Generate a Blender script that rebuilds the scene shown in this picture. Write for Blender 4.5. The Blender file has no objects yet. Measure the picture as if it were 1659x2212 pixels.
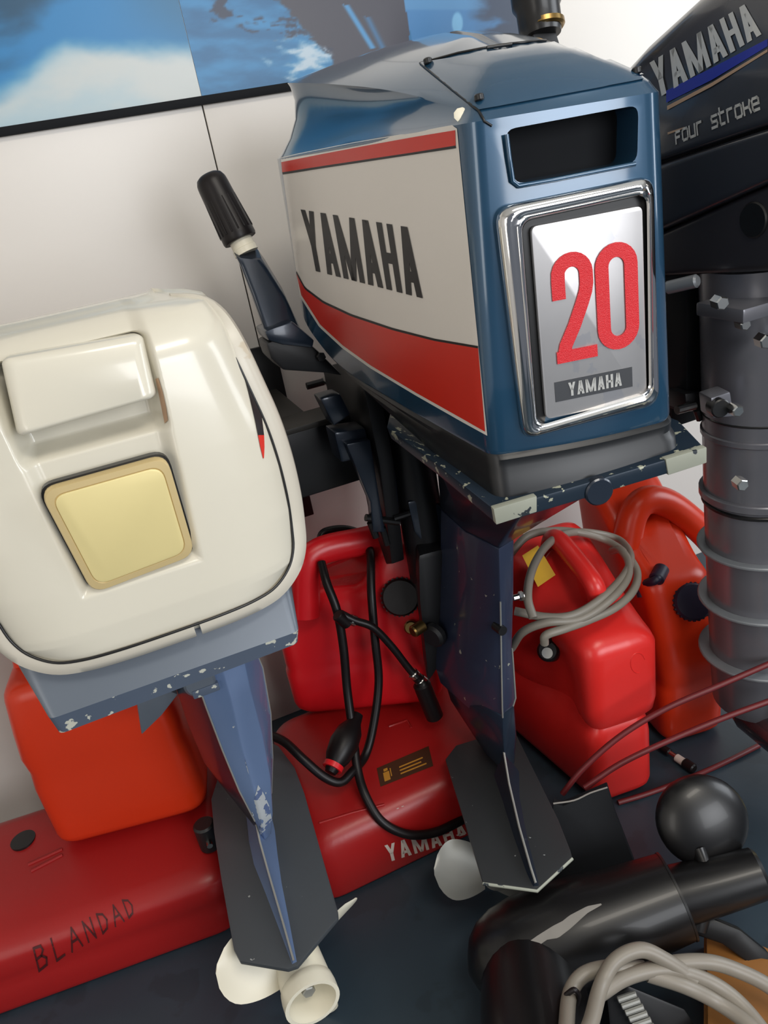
import bpy, bmesh, math, random
import numpy as np
from mathutils import Vector, Matrix
from mathutils.bvhtree import BVHTree

scene = bpy.context.scene
col = scene.collection
random.seed(4)

# ------------------------------------------------------------------ camera
IW, IH, F = 1659.0, 2212.0, 1650.0
CAM = np.array([0.0, 0.0, 1.40])
_y, _p, _r = [math.radians(v) for v in (17.5, 25.3, 10.5)]
_d = np.array([math.sin(_y) * math.cos(_p), math.cos(_y) * math.cos(_p), -math.sin(_p)])
_r0 = np.array([math.cos(_y), -math.sin(_y), 0.0])
_u0 = np.cross(_r0, _d)
_R = _r0 * math.cos(_r) - _u0 * math.sin(_r)
_U = _r0 * math.sin(_r) + _u0 * math.cos(_r)
cd = bpy.data.cameras.new('camera')
cam = bpy.data.objects.new('camera', cd)
col.objects.link(cam)
cam.matrix_world = Matrix(((_R[0], _U[0], -_d[0], CAM[0]), (_R[1], _U[1], -_d[1], CAM[1]),
                           (_R[2], _U[2], -_d[2], CAM[2]), (0, 0, 0, 1)))
cd.sensor_fit = 'VERTICAL'
cd.sensor_height = 36.0
cd.lens = 36.0 * F / IH
cd.clip_start = 0.02
scene.camera = cam

# ------------------------------------------------------------------ light
world = bpy.data.worlds.new('room_light')
scene.world = world
world.use_nodes = True
world.node_tree.nodes['Background'].inputs[0].default_value = (0.80, 0.86, 1.0, 1)
world.node_tree.nodes['Background'].inputs[1].default_value = 0.17


def area(name, loc, target, sx, sy, energy, color):
    ld = bpy.data.lights.new(name, 'AREA')
    ld.shape = 'RECTANGLE'
    ld.size, ld.size_y, ld.energy, ld.color = sx, sy, energy, color
    o = bpy.data.objects.new(name, ld)
    o.location = loc
    o.rotation_euler = (Vector(target) - Vector(loc)).to_track_quat('-Z', 'Y').to_euler()
    col.objects.link(o)
    return o


area('shopfront_daylight', (1.3, -2.5, 1.8), (0.5, 1.4, 1.0), 2.0, 1.5, 68, (0.95, 0.97, 1.0))
area('side_window_daylight', (2.9, 0.1, 1.7), (0.6, 1.2, 1.0), 1.3, 1.4, 33, (0.90, 0.95, 1.0))
area('left_fill_light', (-2.0, -1.0, 1.6), (0.3, 1.3, 1.1), 1.0, 1.6, 13, (1.0, 0.95, 0.88))  # added fill from the left, brightens the left-facing hood flank
area('ceiling_light', (0.7, -0.5, 2.95), (0.5, 0.2, 0.0), 1.2, 0.5, 24, (1.0, 0.93, 0.82))
vs = scene.view_settings
vs.view_transform = 'Standard'
vs.look = 'None'
vs.exposure = 0.12
vs.gamma = 1.0
vs.use_curve_mapping = False


# ------------------------------------------------------------------ helpers
def ray(px, py):
    return _R * (px - IW / 2) / F - _U * (py - IH / 2) / F + _d


def at(px, py, **k):
    """World point seen at a photo pixel on the plane x=, y= or z= const."""
    (ax, v), = k.items()
    r = ray(px, py)
    i = 'xyz'.index(ax)
    return Vector(CAM + r * ((v - CAM[i]) / r[i]))


def at_t(px, py, t):
    return Vector(CAM + ray(px, py) * t)


def on_plane(px, py, p0, n):
    r = ray(px, py)
    n = np.array(n)
    t = ((np.array(p0) - CAM) @ n) / (r @ n)
    return Vector(CAM + r * t)


def srgb(r, g, b):
    return tuple(((c / 255) / 12.92 if c / 255 <= 0.04045 else ((c / 255 + 0.055) / 1.055) ** 2.4) for c in (r, g, b)) + (1,)


def mat(name, rgb, rough=0.5, metal=0.0, coat=0.0, var=0.06, vscale=6.0, bump=0.0, bscale=200.0, wear=None, spec=0.5):
    """wear=(rgb, scale, threshold, roughness): chipped or stained patches with a noise shape."""
    m = bpy.data.materials.new(name)
    m.use_nodes = True
    nt = m.node_tree
    b = nt.nodes['Principled BSDF']
    b.inputs['Roughness'].default_value = rough
    b.inputs['Metallic'].default_value = metal
    b.inputs['Coat Weight'].default_value = coat
    b.inputs['Coat Roughness'].default_value = 0.08
    b.inputs['Specular IOR Level'].default_value = spec
    tc = nt.nodes.new('ShaderNodeTexCoord')
    nz = nt.nodes.new('ShaderNodeTexNoise')
    nz.inputs['Scale'].default_value = vscale
    nz.inputs['Detail'].default_value = 5
    nt.links.new(tc.outputs['Object'], nz.inputs['Vector'])
    mx = nt.nodes.new('ShaderNodeMix')
    mx.data_type = 'RGBA'
    c = srgb(*rgb)
    mx.inputs[6].default_value = tuple(v * (1 - var) for v in c[:3]) + (1,)
    mx.inputs[7].default_value = tuple(min(1, v * (1 + var)) for v in c[:3]) + (1,)
    nt.links.new(nz.outputs['Fac'], mx.inputs[0])
    out = mx.outputs[2]
    if wear:
        wn = nt.nodes.new('ShaderNodeTexNoise')
        wn.inputs['Scale'].default_value = wear[1]
        wn.inputs['Detail'].default_value = 8
        nt.links.new(tc.outputs['Object'], wn.inputs['Vector'])
        cr = nt.nodes.new('ShaderNodeValToRGB')
        cr.color_ramp.elements[0].position = wear[2]
        cr.color_ramp.elements[1].position = wear[2] + 0.015
        nt.links.new(wn.outputs['Fac'], cr.inputs[0])
        m2 = nt.nodes.new('ShaderNodeMix')
        m2.data_type = 'RGBA'
        m2.inputs[7].default_value = srgb(*wear[0])
        nt.links.new(cr.outputs[0], m2.inputs[0])
        nt.links.new(out, m2.inputs[6])
        out = m2.outputs[2]
    nt.links.new(out, b.inputs['Base Color'])
    if bump:
        bn = nt.nodes.new('ShaderNodeTexNoise')
        bn.inputs['Scale'].default_value = bscale
        nt.links.new(tc.outputs['Object'], bn.inputs['Vector'])
        bp = nt.nodes.new('ShaderNodeBump')
        bp.inputs['Strength'].default_value = bump
        bp.inputs['Distance'].default_value = 0.002
        nt.links.new(bn.outputs['Fac'], bp.inputs['Height'])
        nt.links.new(bp.outputs[0], b.inputs['Normal'])
    return m


M = {}
M['wall'] = mat('wall_panel_paint', (228, 222, 214), 0.35, var=0.03, vscale=2.0)
M['floor'] = mat('floor_paint', (46, 60, 70), 0.35, var=0.2, vscale=5, bump=0.1, bscale=60, wear=((42, 55, 64), 5, 0.56, 0.5))
M['ceiling'] = mat('ceiling_paint', (225, 222, 215), 0.7)
M['black'] = mat('black_metal', (22, 22, 23), 0.35, var=0.2)
M['blackplastic'] = mat('black_plastic', (20, 20, 22), 0.45, var=0.15, vscale=20)
M['rubber'] = mat('black_rubber', (20, 15, 16), 0.4, var=0.2, spec=0.35)
M['rack'] = mat('rack_steel', (40, 37, 33), 0.5, var=0.2)
M['bluepaint'] = mat('blue_motor_paint', (34, 72, 100), 0.24, metal=0.3, coat=1.0, var=0.1, vscale=3)
M['navy'] = mat('navy_motor_paint', (32, 42, 56), 0.28, metal=0.25, coat=0.4, var=0.2, vscale=8)
M['navychip'] = mat('navy_chipped_paint', (50, 58, 80), 0.3, metal=0.2, coat=0.4, var=0.2, wear=((176, 178, 160), 55, 0.70, 0.5))
M['traychip'] = mat('tray_chipped_paint', (30, 44, 58), 0.35, metal=0.2, var=0.2, wear=((170, 172, 152), 60, 0.62, 0.5))
M['chipgrey'] = mat('worn_bare_edge', (150, 153, 140), 0.5, var=0.15, vscale=20, wear=((38, 46, 52), 45, 0.62, 0.5))
M['slotblack'] = mat('slot_lining_black', (16, 18, 22), 0.7, spec=0.2)
M['seal'] = mat('rubber_seal', (20, 22, 25), 0.4)
M['decalwhite'] = mat('decal_white', (226, 220, 212), 0.22, var=0.02)
M['decalred'] = mat('decal_red', (205, 46, 32), 0.25, var=0.05)
M['decalblack'] = mat('decal_black', (24, 22, 24), 0.4)
M['chrome'] = mat('chrome', (225, 225, 225), 0.08, metal=1.0, var=0.03)
M['alu'] = mat('brushed_aluminium', (196, 194, 194), 0.4, metal=0.8, var=0.1, vscale=14, wear=((186, 186, 190), 22, 0.57, 0.3))
M['numred'] = mat('enamel_red', (214, 38, 46), 0.35, bump=0.6, bscale=900)
M['labelgrey'] = mat('label_grey', (62, 64, 68), 0.4)
M['cream'] = mat('cream_motor_paint', (214, 209, 193), 0.24, coat=0.4, var=0.05, vscale=3, wear=((186, 150, 118), 16, 0.78, 0.5))
M['creamband'] = mat('cream_band_paint', (200, 194, 180), 0.35, var=0.06, wear=((190, 178, 158), 12, 0.62, 0.5))
M['chiptan'] = mat('bare_primer', (186, 152, 122), 0.6, var=0.15, vscale=40)
M['gold'] = mat('gold_badge', (226, 210, 150), 0.42, metal=0.2, var=0.1, vscale=5)
M['goldrim'] = mat('gold_badge_rim', (206, 184, 134), 0.35, metal=0.2, var=0.08)
M['greyblue'] = mat('grey_blue_paint', (100, 108, 118), 0.35, metal=0.15, var=0.1, wear=((196, 196, 180), 60, 0.74, 0.5))
M['greybluechip'] = mat('grey_blue_chipped', (86, 97, 114), 0.4, var=0.12, wear=((204, 204, 190), 55, 0.61, 0.5))
M['legblue'] = mat('leg_blue_paint', (112, 134, 172), 0.24, metal=0.3, coat=0.4, var=0.15, vscale=5, wear=((205, 208, 206), 50, 0.72, 0.4))
M['wornpatch'] = mat('worn_silver_patch', (196, 202, 206), 0.4, metal=0.3, wear=((100, 118, 158), 70, 0.54, 0.4))
M['plategrey'] = mat('plate_dark_grey', (66, 70, 74), 0.42, var=0.1, wear=((150, 152, 150), 60, 0.72, 0.5))
M['plateblack'] = mat('plate_black', (44, 46, 48), 0.4, var=0.12, wear=((150, 152, 150), 70, 0.72, 0.5))
M['propcream'] = mat('propeller_cream', (232, 226, 206), 0.35, var=0.04)
M['propgrey'] = mat('propeller_grey', (168, 168, 162), 0.35, metal=0.5, var=0.12, vscale=12)
M['charcoal'] = mat('charcoal_motor_paint', (58, 60, 66), 0.25, metal=0.3, coat=0.5, var=0.06)
M['darkcowl'] = mat('lower_cowl_paint', (46, 44, 48), 0.34, coat=0.2, var=0.08)
M['column'] = mat('column_grey_paint', (118, 118, 124), 0.3, metal=0.45, coat=0.2, var=0.06)
M['finplate'] = mat('fin_grey', (120, 124, 128), 0.4, metal=0.2)
M['steel'] = mat('steel_bolt', (200, 200, 196), 0.22, metal=1.0)
M['silverink'] = mat('silver_print', (200, 200, 196), 0.35, metal=0.4)
M['blueink'] = mat('blue_print', (22, 40, 150), 0.35)
M['tanink'] = mat('tan_print', (168, 140, 116), 0.4)
M['redtank'] = mat('red_tank_plastic', (214, 26, 34), 0.32, var=0.06, vscale=4, bump=0.08, bscale=120)
M['shadedredtank'] = mat('shaded_red_tank_plastic', (158, 24, 24), 0.36, var=0.1, vscale=5, bump=0.1, bscale=90)  # darker red carries the shade on the two low tanks
M['rosetank'] = mat('light_red_tank_plastic', (224, 46, 42), 0.3, var=0.05, vscale=4, bump=0.06, bscale=120)
M['orangetank'] = mat('orange_tank_plastic', (214, 54, 20), 0.32, var=0.06, vscale=4, bump=0.06, bscale=120)
M['tankwhite'] = mat('tank_print', (205, 190, 180), 0.5)
M['marker'] = mat('marker_ink', (70, 14, 16), 0.6)
M['yellowlabel'] = mat('yellow_sticker', (226, 176, 48), 0.5, var=0.15, vscale=30)
M['brownlabel'] = mat('brown_label', (66, 38, 22), 0.4)
M['amberink'] = mat('amber_print', (178, 122, 40), 0.5)
M['greyhose'] = mat('grey_hose', (134, 127, 116), 0.42, var=0.1, vscale=20)
M['redcord'] = mat('dark_red_cord', (104, 30, 33), 0.45)
M['bluecap'] = mat('navy_cap', (28, 26, 48), 0.45, var=0.15)
M['brass'] = mat('brass', (150, 122, 74), 0.3, metal=1.0)
M['wood'] = mat('brown_board', (140, 92, 42), 0.5, var=0.25, vscale=8)
M['blacklac'] = mat('black_lacquer', (13, 12, 13), 0.36, coat=0.1, var=0.15)
M['scrape'] = mat('grey_scrape', (132, 128, 122), 0.5)


def finish(me, smooth=True, angle=35):
    if smooth:
        me.polygons.foreach_set('use_smooth', [True] * len(me.polygons))
        me.set_sharp_from_angle(angle=math.radians(angle))
    me.update()


def link(name, me, material, parent=None):
    o = bpy.data.objects.new(name, me)
    col.objects.link(o)
    if material:
        me.materials.append(M[material] if isinstance(material, str) else material)
    if parent:
        o.parent = parent
        o.matrix_parent_inverse = parent.matrix_world.inverted()
    return o


def mesh(name, V, Fc, material, parent=None, smooth=True, angle=35, bevel=0.0, seg=2, fix=True):
    me = bpy.data.meshes.new(name)
    me.from_pydata([tuple(v) for v in V], [], Fc)
    bm = bmesh.new()
    bm.from_mesh(me)
    bmesh.ops.remove_doubles(bm, verts=bm.verts, dist=1e-6)
    if bevel:
        ed = [e for e in bm.edges if len(e.link_faces) == 2 and e.calc_face_angle(0) > math.radians(25)]
        bmesh.ops.bevel(bm, geom=ed, offset=bevel, segments=seg, profile=0.6, affect='EDGES', clamp_overlap=True)
    if fix:
        bmesh.ops.recalc_face_normals(bm, faces=bm.faces)
    bm.to_mesh(me)
    bm.free()
    finish(me, smooth, angle)
    return link(name, me, material, parent)


def tag(o, label, cat, group=None, kind=None):
    if label:
        o['label'] = label
    if cat:
        o['category'] = cat
    if group:
        o['group'] = group
    if kind:
        o['kind'] = kind
    return o


def empty(name, loc):
    o = bpy.data.objects.new(name, None)
    o.location = loc
    o.empty_display_size = 0.05
    col.objects.link(o)
    bpy.context.view_layer.update()
    return o


def lerp(a, b, t):
    return a + (b - a) * t


def smooth01(t):
    t = max(0.0, min(1.0, t))
    return t * t * (3 - 2 * t)


def round_ring(C, radii, n=5):
    """Closed ring through 3D corners with rounded corners (quadratic curves), n+1 points each."""
    C = [Vector(c) for c in C]
    out = []
    k = len(C)
    for i in range(k):
        p, a, b = C[i], C[i - 1], C[(i + 1) % k]
        r = radii[i] if isinstance(radii, (list, tuple)) else radii
        da, db = (a - p), (b - p)
        ra, rb = min(r, da.length * 0.49), min(r, db.length * 0.49)
        A, B = p + da.normalized() * ra, p + db.normalized() * rb
        for j in range(n + 1):
            t = j / n
            out.append(A * (1 - t) ** 2 + p * 2 * t * (1 - t) + B * t * t)
    return out


def loft_vf(rings, cap0=True, cap1=True, closed=True):
    n = len(rings[0])
    V = [v for r in rings for v in r]
    Fc = []
    for i in range(len(rings) - 1):
        for j in range(n if closed else n - 1):
            a, b = i * n + j, i * n + (j + 1) % n
            Fc.append((a, b, b + n, a + n))
    if cap0:
        Fc.append(tuple(range(n))[::-1])
    if cap1:
        Fc.append(tuple(range((len(rings) - 1) * n, len(rings) * n)))
    return V, Fc


def loft(name, rings, material, parent=None, cap0=True, cap1=True, **k):
    V, Fc = loft_vf(rings, cap0, cap1)
    return mesh(name, V, Fc, material, parent, **k)


def catmull(P, n=8, closed=False):
    P = [Vector(p) for p in P]
    out = []
    m = len(P)
    for i in range(m if closed else m - 1):
        p1, p2 = P[i], P[(i + 1) % m]
        p0 = P[i - 1] if (i > 0 or closed) else p1 * 2 - p2
        p3 = P[(i + 2) % m] if (i + 2 < m or closed) else p2 * 2 - p1
        for j in range(n):
            t = j / n
            out.append(0.5 * ((2 * p1) + (p2 - p0) * t + (2 * p0 - 5 * p1 + 4 * p2 - p3) * t * t + (3 * p1 - p0 - 3 * p2 + p3) * t ** 3))
    if not closed:
        out.append(P[-1])
    return out


def sweep(name, path, rad, material, parent=None, n=10, scale_y=1.0, closed=False, up=None, **k):
    """Tube along a path; rad is a number or a list of radii."""
    path = [Vector(p) for p in path]
    m = len(path)
    rings = []
    prev = Vector(up) if up else None
    for i in range(m):
        if closed:
            t = (path[(i + 1) % m] - path[i - 1]).normalized()
        else:
            t = (path[min(i + 1, m - 1)] - path[max(i - 1, 0)]).normalized()
        if prev is None:
            prev = Vector((0, 0, 1)) if abs(t.z) < 0.9 else Vector((1, 0, 0))
        u = (prev - t * prev.dot(t)).normalized()
        prev = u
        v = t.cross(u)
        r = rad[i] if isinstance(rad, (list, tuple)) else rad
        rings.append([path[i] + (u * math.cos(2 * math.pi * j / n) + v * math.sin(2 * math.pi * j / n) * scale_y) * r for j in range(n)])
    if closed:
        rings.append(rings[0])
        k.setdefault('angle', 62)
        return loft(name, rings, material, parent, False, False, **k)
    k.setdefault('angle', 62)
    return loft(name, rings, material, parent, **k)


def cyl(name, a, b, r, material, parent=None, r2=None, n=24, bevel=0.0, **k):
    a, b = Vector(a), Vector(b)
    ax = (b - a).normalized()
    u = ax.orthogonal().normalized()
    v = ax.cross(u)
    r2 = r if r2 is None else r2
    rings = []
    L = (b - a).length
    pr = [(0, r - bevel), (bevel, r), (L - bevel, r2), (L, r2 - bevel)] if bevel else [(0, r), (L, r2)]
    for h, rr in pr:
        rings.append([a + ax * h + (u * math.cos(2 * math.pi * j / n) + v * math.sin(2 * math.pi * j / n)) * rr for j in range(n)])
    return loft(name, rings, material, parent, **k)


def lathe(name, a, axis, profile, material, parent=None, n=32, **k):
    """profile: list of (distance along the axis, radius)."""
    a, ax = Vector(a), Vector(axis).normalized()
    u = ax.orthogonal().normalized()
    v = ax.cross(u)
    rings = [[a + ax * h + (u * math.cos(2 * math.pi * j / n) + v * math.sin(2 * math.pi * j / n)) * max(r, 1e-4) for j in range(n)] for h, r in profile]
    return loft(name, rings, material, parent, **k)


def prism(name, poly, vec, material, parent=None, bevel=0.0, **k):
    """Extrude a planar 3D polygon by vec."""
    poly = [Vector(p) for p in poly]
    n = len(poly)
    V = poly + [p + Vector(vec) for p in poly]
    Fc = [tuple(range(n))[::-1], tuple(range(n, 2 * n))] + [(i, (i + 1) % n, (i + 1) % n + n, i + n) for i in range(n)]
    return mesh(name, V, Fc, material, parent, bevel=bevel, **k)


def box(name, lo, hi, material, parent=None, bevel=0.0, **k):
    x0, y0, z0 = lo
    x1, y1, z1 = hi
    return prism(name, [(x0, y0, z0), (x1, y0, z0), (x1, y1, z0), (x0, y1, z0)], (0, 0, z1 - z0), material, parent, bevel, **k)


def inset_quad(Q, d):
    """Inset a convex polygon of (x, y) by d, centroid-safe."""
    n = len(Q)
    out = []
    for i in range(n):
        p = Vector(Q[i])
        a, b = Vector(Q[i - 1]), Vector(Q[(i + 1) % n])
        e1, e2 = (p - a).normalized(), (b - p).normalized()
        n1, n2 = Vector((-e1.y, e1.x)), Vector((-e2.y, e2.x))
        bis = (n1 + n2)
        out.append(p + bis * (d / max(0.35, 1 + n1.dot(n2))))
    return out


def tank_body(name, Q, profile, rc, material, parent, warp=None, n=6):
    """Moulded body: CCW footprint Q, profile of (z, inset), corner radius rc."""
    rings = []
    for z, d in profile:
        q = inset_quad(Q, d)
        ring = round_ring([(p.x, p.y, z) for p in q], max(0.012, rc - d * 0.3), n)
        # split long straight sides so that warps bend smoothly
        R2 = []
        for i in range(len(ring)):
            a, b = ring[i], ring[(i + 1) % len(ring)]
            R2.append(a)
            if (i + 1) % (n + 1) == 0:
                for t in range(1, 12):
                    R2.append(lerp(a, b, t / 12))
        rings.append(R2)
    if warp:
        rings = [[Vector(warp(p)) for p in r] for r in rings]
    V, Fc = loft_vf(rings)
    return mesh(name, V, Fc, material, parent, angle=50)


def rounded_profile(z0, z1, re, extra=(), rb=None):
    rb = re if rb is None else rb
    pr = [(z0 + rb * (1 - math.cos(a)), rb * (1 - math.sin(a))) for a in [math.pi / 2 * i / 4 for i in range(5)]]
    pr += list(extra)
    pr += [(z1 - re * (1 - math.cos(a)), re * (1 - math.sin(a))) for a in [math.pi / 2 * i / 4 for i in range(4, -1, -1)]]
    return pr


def bvh_of(*objs):
    V, Fc = [], []
    for o in objs:
        k = len(V)
        mw = o.matrix_world
        V += [mw @ v.co for v in o.data.vertices]
        Fc += [tuple(i + k for i in p.vertices) for p in o.data.polygons]
    return BVHTree.FromPolygons(V, Fc)


def hit(tree, px, py, off=0.0008):
    r = Vector(ray(px, py)).normalized()
    h, nrm, i, d = tree.ray_cast(Vector(CAM), r)
    if h is None:
        h, nrm, i, d = tree.find_nearest(at_t(px, py, 1.2))
    if nrm.dot(r) > 0:
        nrm = -nrm
    return h + nrm * off


def drop(tree, p, direction, off=0.001):
    """Project a point along a world direction onto a surface, lifted by off."""
    dv = Vector(direction).normalized()
    h, nrm, i, d = tree.ray_cast(Vector(p) - dv * 0.3, dv)
    if h is None:
        h, nrm, i, d = tree.find_nearest(Vector(p))
    if nrm.dot(dv) > 0:
        nrm = -nrm
    return h + nrm * off


def homography(q):
    """Unit square (0,0),(1,0),(1,1),(0,1) -> quad q."""
    A, B = [], []
    for (u, v), (x, y) in zip(((0, 0), (1, 0), (1, 1), (0, 1)), q):
        A += [[u, v, 1, 0, 0, 0, -u * x, -v * x], [0, 0, 0, u, v, 1, -u * y, -v * y]]
        B += [x, y]
    h = np.append(np.linalg.solve(np.array(A, float), np.array(B, float)), 1).reshape(3, 3)

    def f(u, v):
        w = h @ np.array([u, v, 1.0])
        return w[0] / w[2], w[1] / w[2]
    return f


def patch(name, bottom, top, tree, material, parent, nu=24, nv=6, off=0.0008):
    """Print lying on a surface between two outlines given as pixel polylines, left to right."""
    def sample(pl, t):
        L = [0]
        for i in range(len(pl) - 1):
            L.append(L[-1] + math.dist(pl[i], pl[i + 1]))
        s = t * L[-1]
        for i in range(len(pl) - 1):
            if s <= L[i + 1] or i == len(pl) - 2:
                k = (s - L[i]) / max(1e-9, L[i + 1] - L[i])
                return pl[i][0] + (pl[i + 1][0] - pl[i][0]) * k, pl[i][1] + (pl[i + 1][1] - pl[i][1]) * k
    V = []
    for j in range(nv + 1):
        for i in range(nu + 1):
            b, t = sample(bottom, i / nu), sample(top, i / nu)
            f = j / nv
            V.append(hit(tree, b[0] + (t[0] - b[0]) * f, b[1] + (t[1] - b[1]) * f, off))
    Fc = [(j * (nu + 1) + i, j * (nu + 1) + i + 1, (j + 1) * (nu + 1) + i + 1, (j + 1) * (nu + 1) + i) for j in range(nv) for i in range(nu)]
    return mesh(name, V, Fc, material, parent, fix=False)


# block capitals made of slanted bars: quads in a unit box (x right, y up)
def bars(ch, w=0.27):
    def bar(x0, y0, x1, y1, t=w):
        return [(x0, y0), (x0 + t, y0), (x1 + t, y1), (x1, y1)]
    if ch == 'Y':
        return [bar(0.5 - w / 2, 0.0, 0.5 - w / 2, 0.45), bar(0.5 - w / 2, 0.42, 0.0, 1.0), bar(0.5 - w / 2, 0.42, 1 - w, 1.0)]
    if ch == 'A':
        return [bar(0.0, 0, 0.5 - w / 2 - 0.02, 1), bar(1 - w, 0, 0.5 - w / 2 + 0.02, 1), [(0.2, 0.2), (0.8, 0.2), (0.75, 0.36), (0.25, 0.36)]]
    if ch == 'M':
        v = w * 0.66
        return [bar(0, 0, 0, 1, v), bar(1 - v, 0, 1 - v, 1, v), bar(0.5 - v / 2, 0.0, 0.0, 1, v), bar(0.5 - v / 2, 0.0, 1 - v, 1, v)]
    if ch == 'H':
        return [bar(0, 0, 0, 1), bar(1 - w, 0, 1 - w, 1), [(0.1, 0.41), (0.9, 0.41), (0.9, 0.57), (0.1, 0.57)]]


def lettering(name, text, place, material, parent, gap=0.22, w=0.27, widths=None, thick=None):
    """place(u, v) maps the unit box of the whole word to a world point."""
    ws = [(widths or {}).get(c, 1.0) for c in text]
    total = sum(ws) + gap * (len(text) - 1)
    V, Fc = [], []
    x = 0
    for c, cw in zip(text, ws):
        for q in bars(c, w):
            n = 4
            (ax, ay), (bx, by), (cx, cy), (dx, dy) = q
            base = len(V)
            for i in range(n + 1):
                t = i / n
                l = (ax + (dx - ax) * t, ay + (dy - ay) * t)
                r = (bx + (cx - bx) * t, by + (cy - by) * t)
                V.append(place((x + l[0] * cw) / total, l[1]))
                V.append(place((x + r[0] * cw) / total, r[1]))
            for i in range(n):
                Fc.append((base + 2 * i, base + 2 * i + 1, base + 2 * i + 3, base + 2 * i + 2))
        x += cw + gap
    return mesh(name, V, Fc, material, parent, smooth=False, fix=False)


STROKES = {
    'f': [[(0.7, 0.95), (0.35, 0.95), (0.25, 0.8), (0.25, 0)], [(0.25, 0.5), (0.65, 0.5)]],
    'F': [[(0.05, 0), (0.05, 0.5), (0.15, 0.6), (0.8, 0.6)], [(0.05, 0.3), (0.7, 0.3)]],
    'o': [[(0.2, 0), (0.05, 0.1), (0.05, 0.5), (0.2, 0.6), (0.8, 0.6), (0.95, 0.5), (0.95, 0.1), (0.8, 0), (0.2, 0)]],
    'u': [[(0.05, 0.6), (0.05, 0.1), (0.2, 0), (0.95, 0)], [(0.95, 0.6), (0.95, 0)]],
    'r': [[(0.1, 0), (0.1, 0.6)], [(0.1, 0.45), (0.25, 0.6), (0.8, 0.6)]],
    's': [[(0.9, 0.6), (0.15, 0.6), (0.05, 0.5), (0.15, 0.3), (0.85, 0.3), (0.95, 0.15), (0.85, 0), (0.05, 0)]],
    't': [[(0.2, 0.85), (0.2, 0.1), (0.3, 0), (0.8, 0)], [(0.0, 0.6), (0.8, 0.6)]],
    'k': [[(0.05, 0), (0.05, 0.6)], [(0.05, 0.3), (0.85, 0.3)], [(0.95, 0.6), (0.8, 0.3), (0.95, 0)]],
    'e': [[(0.05, 0.3), (0.95, 0.3), (0.95, 0.5), (0.8, 0.6), (0.2, 0.6), (0.05, 0.5), (0.05, 0.1), (0.2, 0), (0.9, 0)]],
    'B': [[(0.1, 0), (0.1, 1), (0.6, 0.95), (0.7, 0.75), (0.5, 0.55), (0.1, 0.5)], [(0.5, 0.55), (0.8, 0.35), (0.7, 0.08), (0.1, 0)]],
    'L': [[(0.1, 1), (0.1, 0), (0.75, 0.05)]],
    'A': [[(0.0, 0), (0.45, 1), (0.9, 0)], [(0.2, 0.38), (0.72, 0.4)]],
    'N': [[(0.1, 0), (0.1, 1), (0.8, 0), (0.8, 1)]],
    'D': [[(0.1, 0), (0.1, 1), (0.6, 0.85), (0.8, 0.5), (0.6, 0.12), (0.1, 0)]],
}


def stroke_text(name, text, place, tu, tv, material, parent, gap=0.3):
    """Line lettering; tu, tv are the pen's half width in the word's own unit box."""
    total = len(text) + gap * (len(text) - 1)
    V, Fc = [], []
    x = 0.0
    for c in text:
        if c != ' ':
            for pl in STROKES[c]:
                for (ax, ay), (bx, by) in zip(pl[:-1], pl[1:]):
                    dx, dy = bx - ax, by - ay
                    L = math.hypot(dx, dy)
                    nx, ny = -dy / L * tu, dx / L * tv
                    ex, ey = dx / L * tu * 0.9, dy / L * tv * 0.9
                    m = 4
                    for q in range(m + 1):
                        f = q / m
                        cx, cy = ax - ex + (dx + 2 * ex) * f, ay - ey + (dy + 2 * ey) * f
                        V.append(place((x + cx + nx) / total, cy + ny))
                        V.append(place((x + cx - nx) / total, cy - ny))
                    k = len(V) - 2 * (m + 1)
                    for q in range(m):
                        Fc.append((k + 2 * q, k + 2 * q + 1, k + 2 * q + 3, k + 2 * q + 2))
        x += 1 + gap
    return mesh(name, V, Fc, material, parent, smooth=False, fix=False)

# ------------------------------------------------------------------ the room
WY = 1.78
wall = mesh('wall_back', [(-2.2, WY + 0.012, 0), (3.0, WY + 0.012, 0), (3.0, WY + 0.012, 3.0), (-2.2, WY + 0.012, 3.0),
                          (-2.2, WY + 0.12, 0), (3.0, WY + 0.12, 0), (3.0, WY + 0.12, 3.0), (-2.2, WY + 0.12, 3.0)],
            [(0, 1, 2, 3), (4, 5, 6, 7), (0, 1, 5, 4), (2, 3, 7, 6), (0, 3, 7, 4), (1, 2, 6, 5)], 'black', smooth=False)
tag(wall, 'white panelled back wall behind the motors', 'wall', kind='structure')
joints = [-2.2, -0.85, 0.336, 0.648, 1.9, 3.0]
for xa, xb in zip(joints[:-1], joints[1:]):
    box('wall_panel', (xa + 0.0015, WY, 0.0), (xb - 0.0015, WY + 0.0125, 3.0), 'wall', wall, bevel=0.001)
floor = box('floor', (-2.2, -2.6, -0.1), (3.0, WY + 0.12, 0.0), 'floor')
tag(floor, 'dark blue-grey painted floor', 'floor', kind='structure')
ceil = box('ceiling', (-2.2, -2.6, 3.0), (3.0, WY + 0.12, 3.1), 'ceiling')
tag(ceil, 'white ceiling above the shop', 'ceiling', kind='structure')
wl = box('wall_left', (-2.3, -2.6, 0), (-2.2, WY + 0.12, 3.0), 'wall')
tag(wl, 'white side wall on the left', 'wall', kind='structure')

zs0, zs1 = at(0, 297, y=WY).z, at(0, 276, y=WY).z
strip = box('trim_1', (-1.6, WY - 0.014, zs0), (1.105, WY, zs1), 'slotblack', bevel=0.002)
tag(strip, 'black strip along the bottom of the posters', 'trim', kind='structure')


def to_px(p):
    q = np.array(p, float) - CAM
    z = q @ _d
    return IW / 2 + F * (q @ _R) / z, IH / 2 - F * (q @ _U) / z


from mathutils import noise as mnoise


def nz(x, y, s, o=0.0):
    return mnoise.fractal(Vector((x * s, y * s, o)), 1.0, 2.0, 5)


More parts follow.
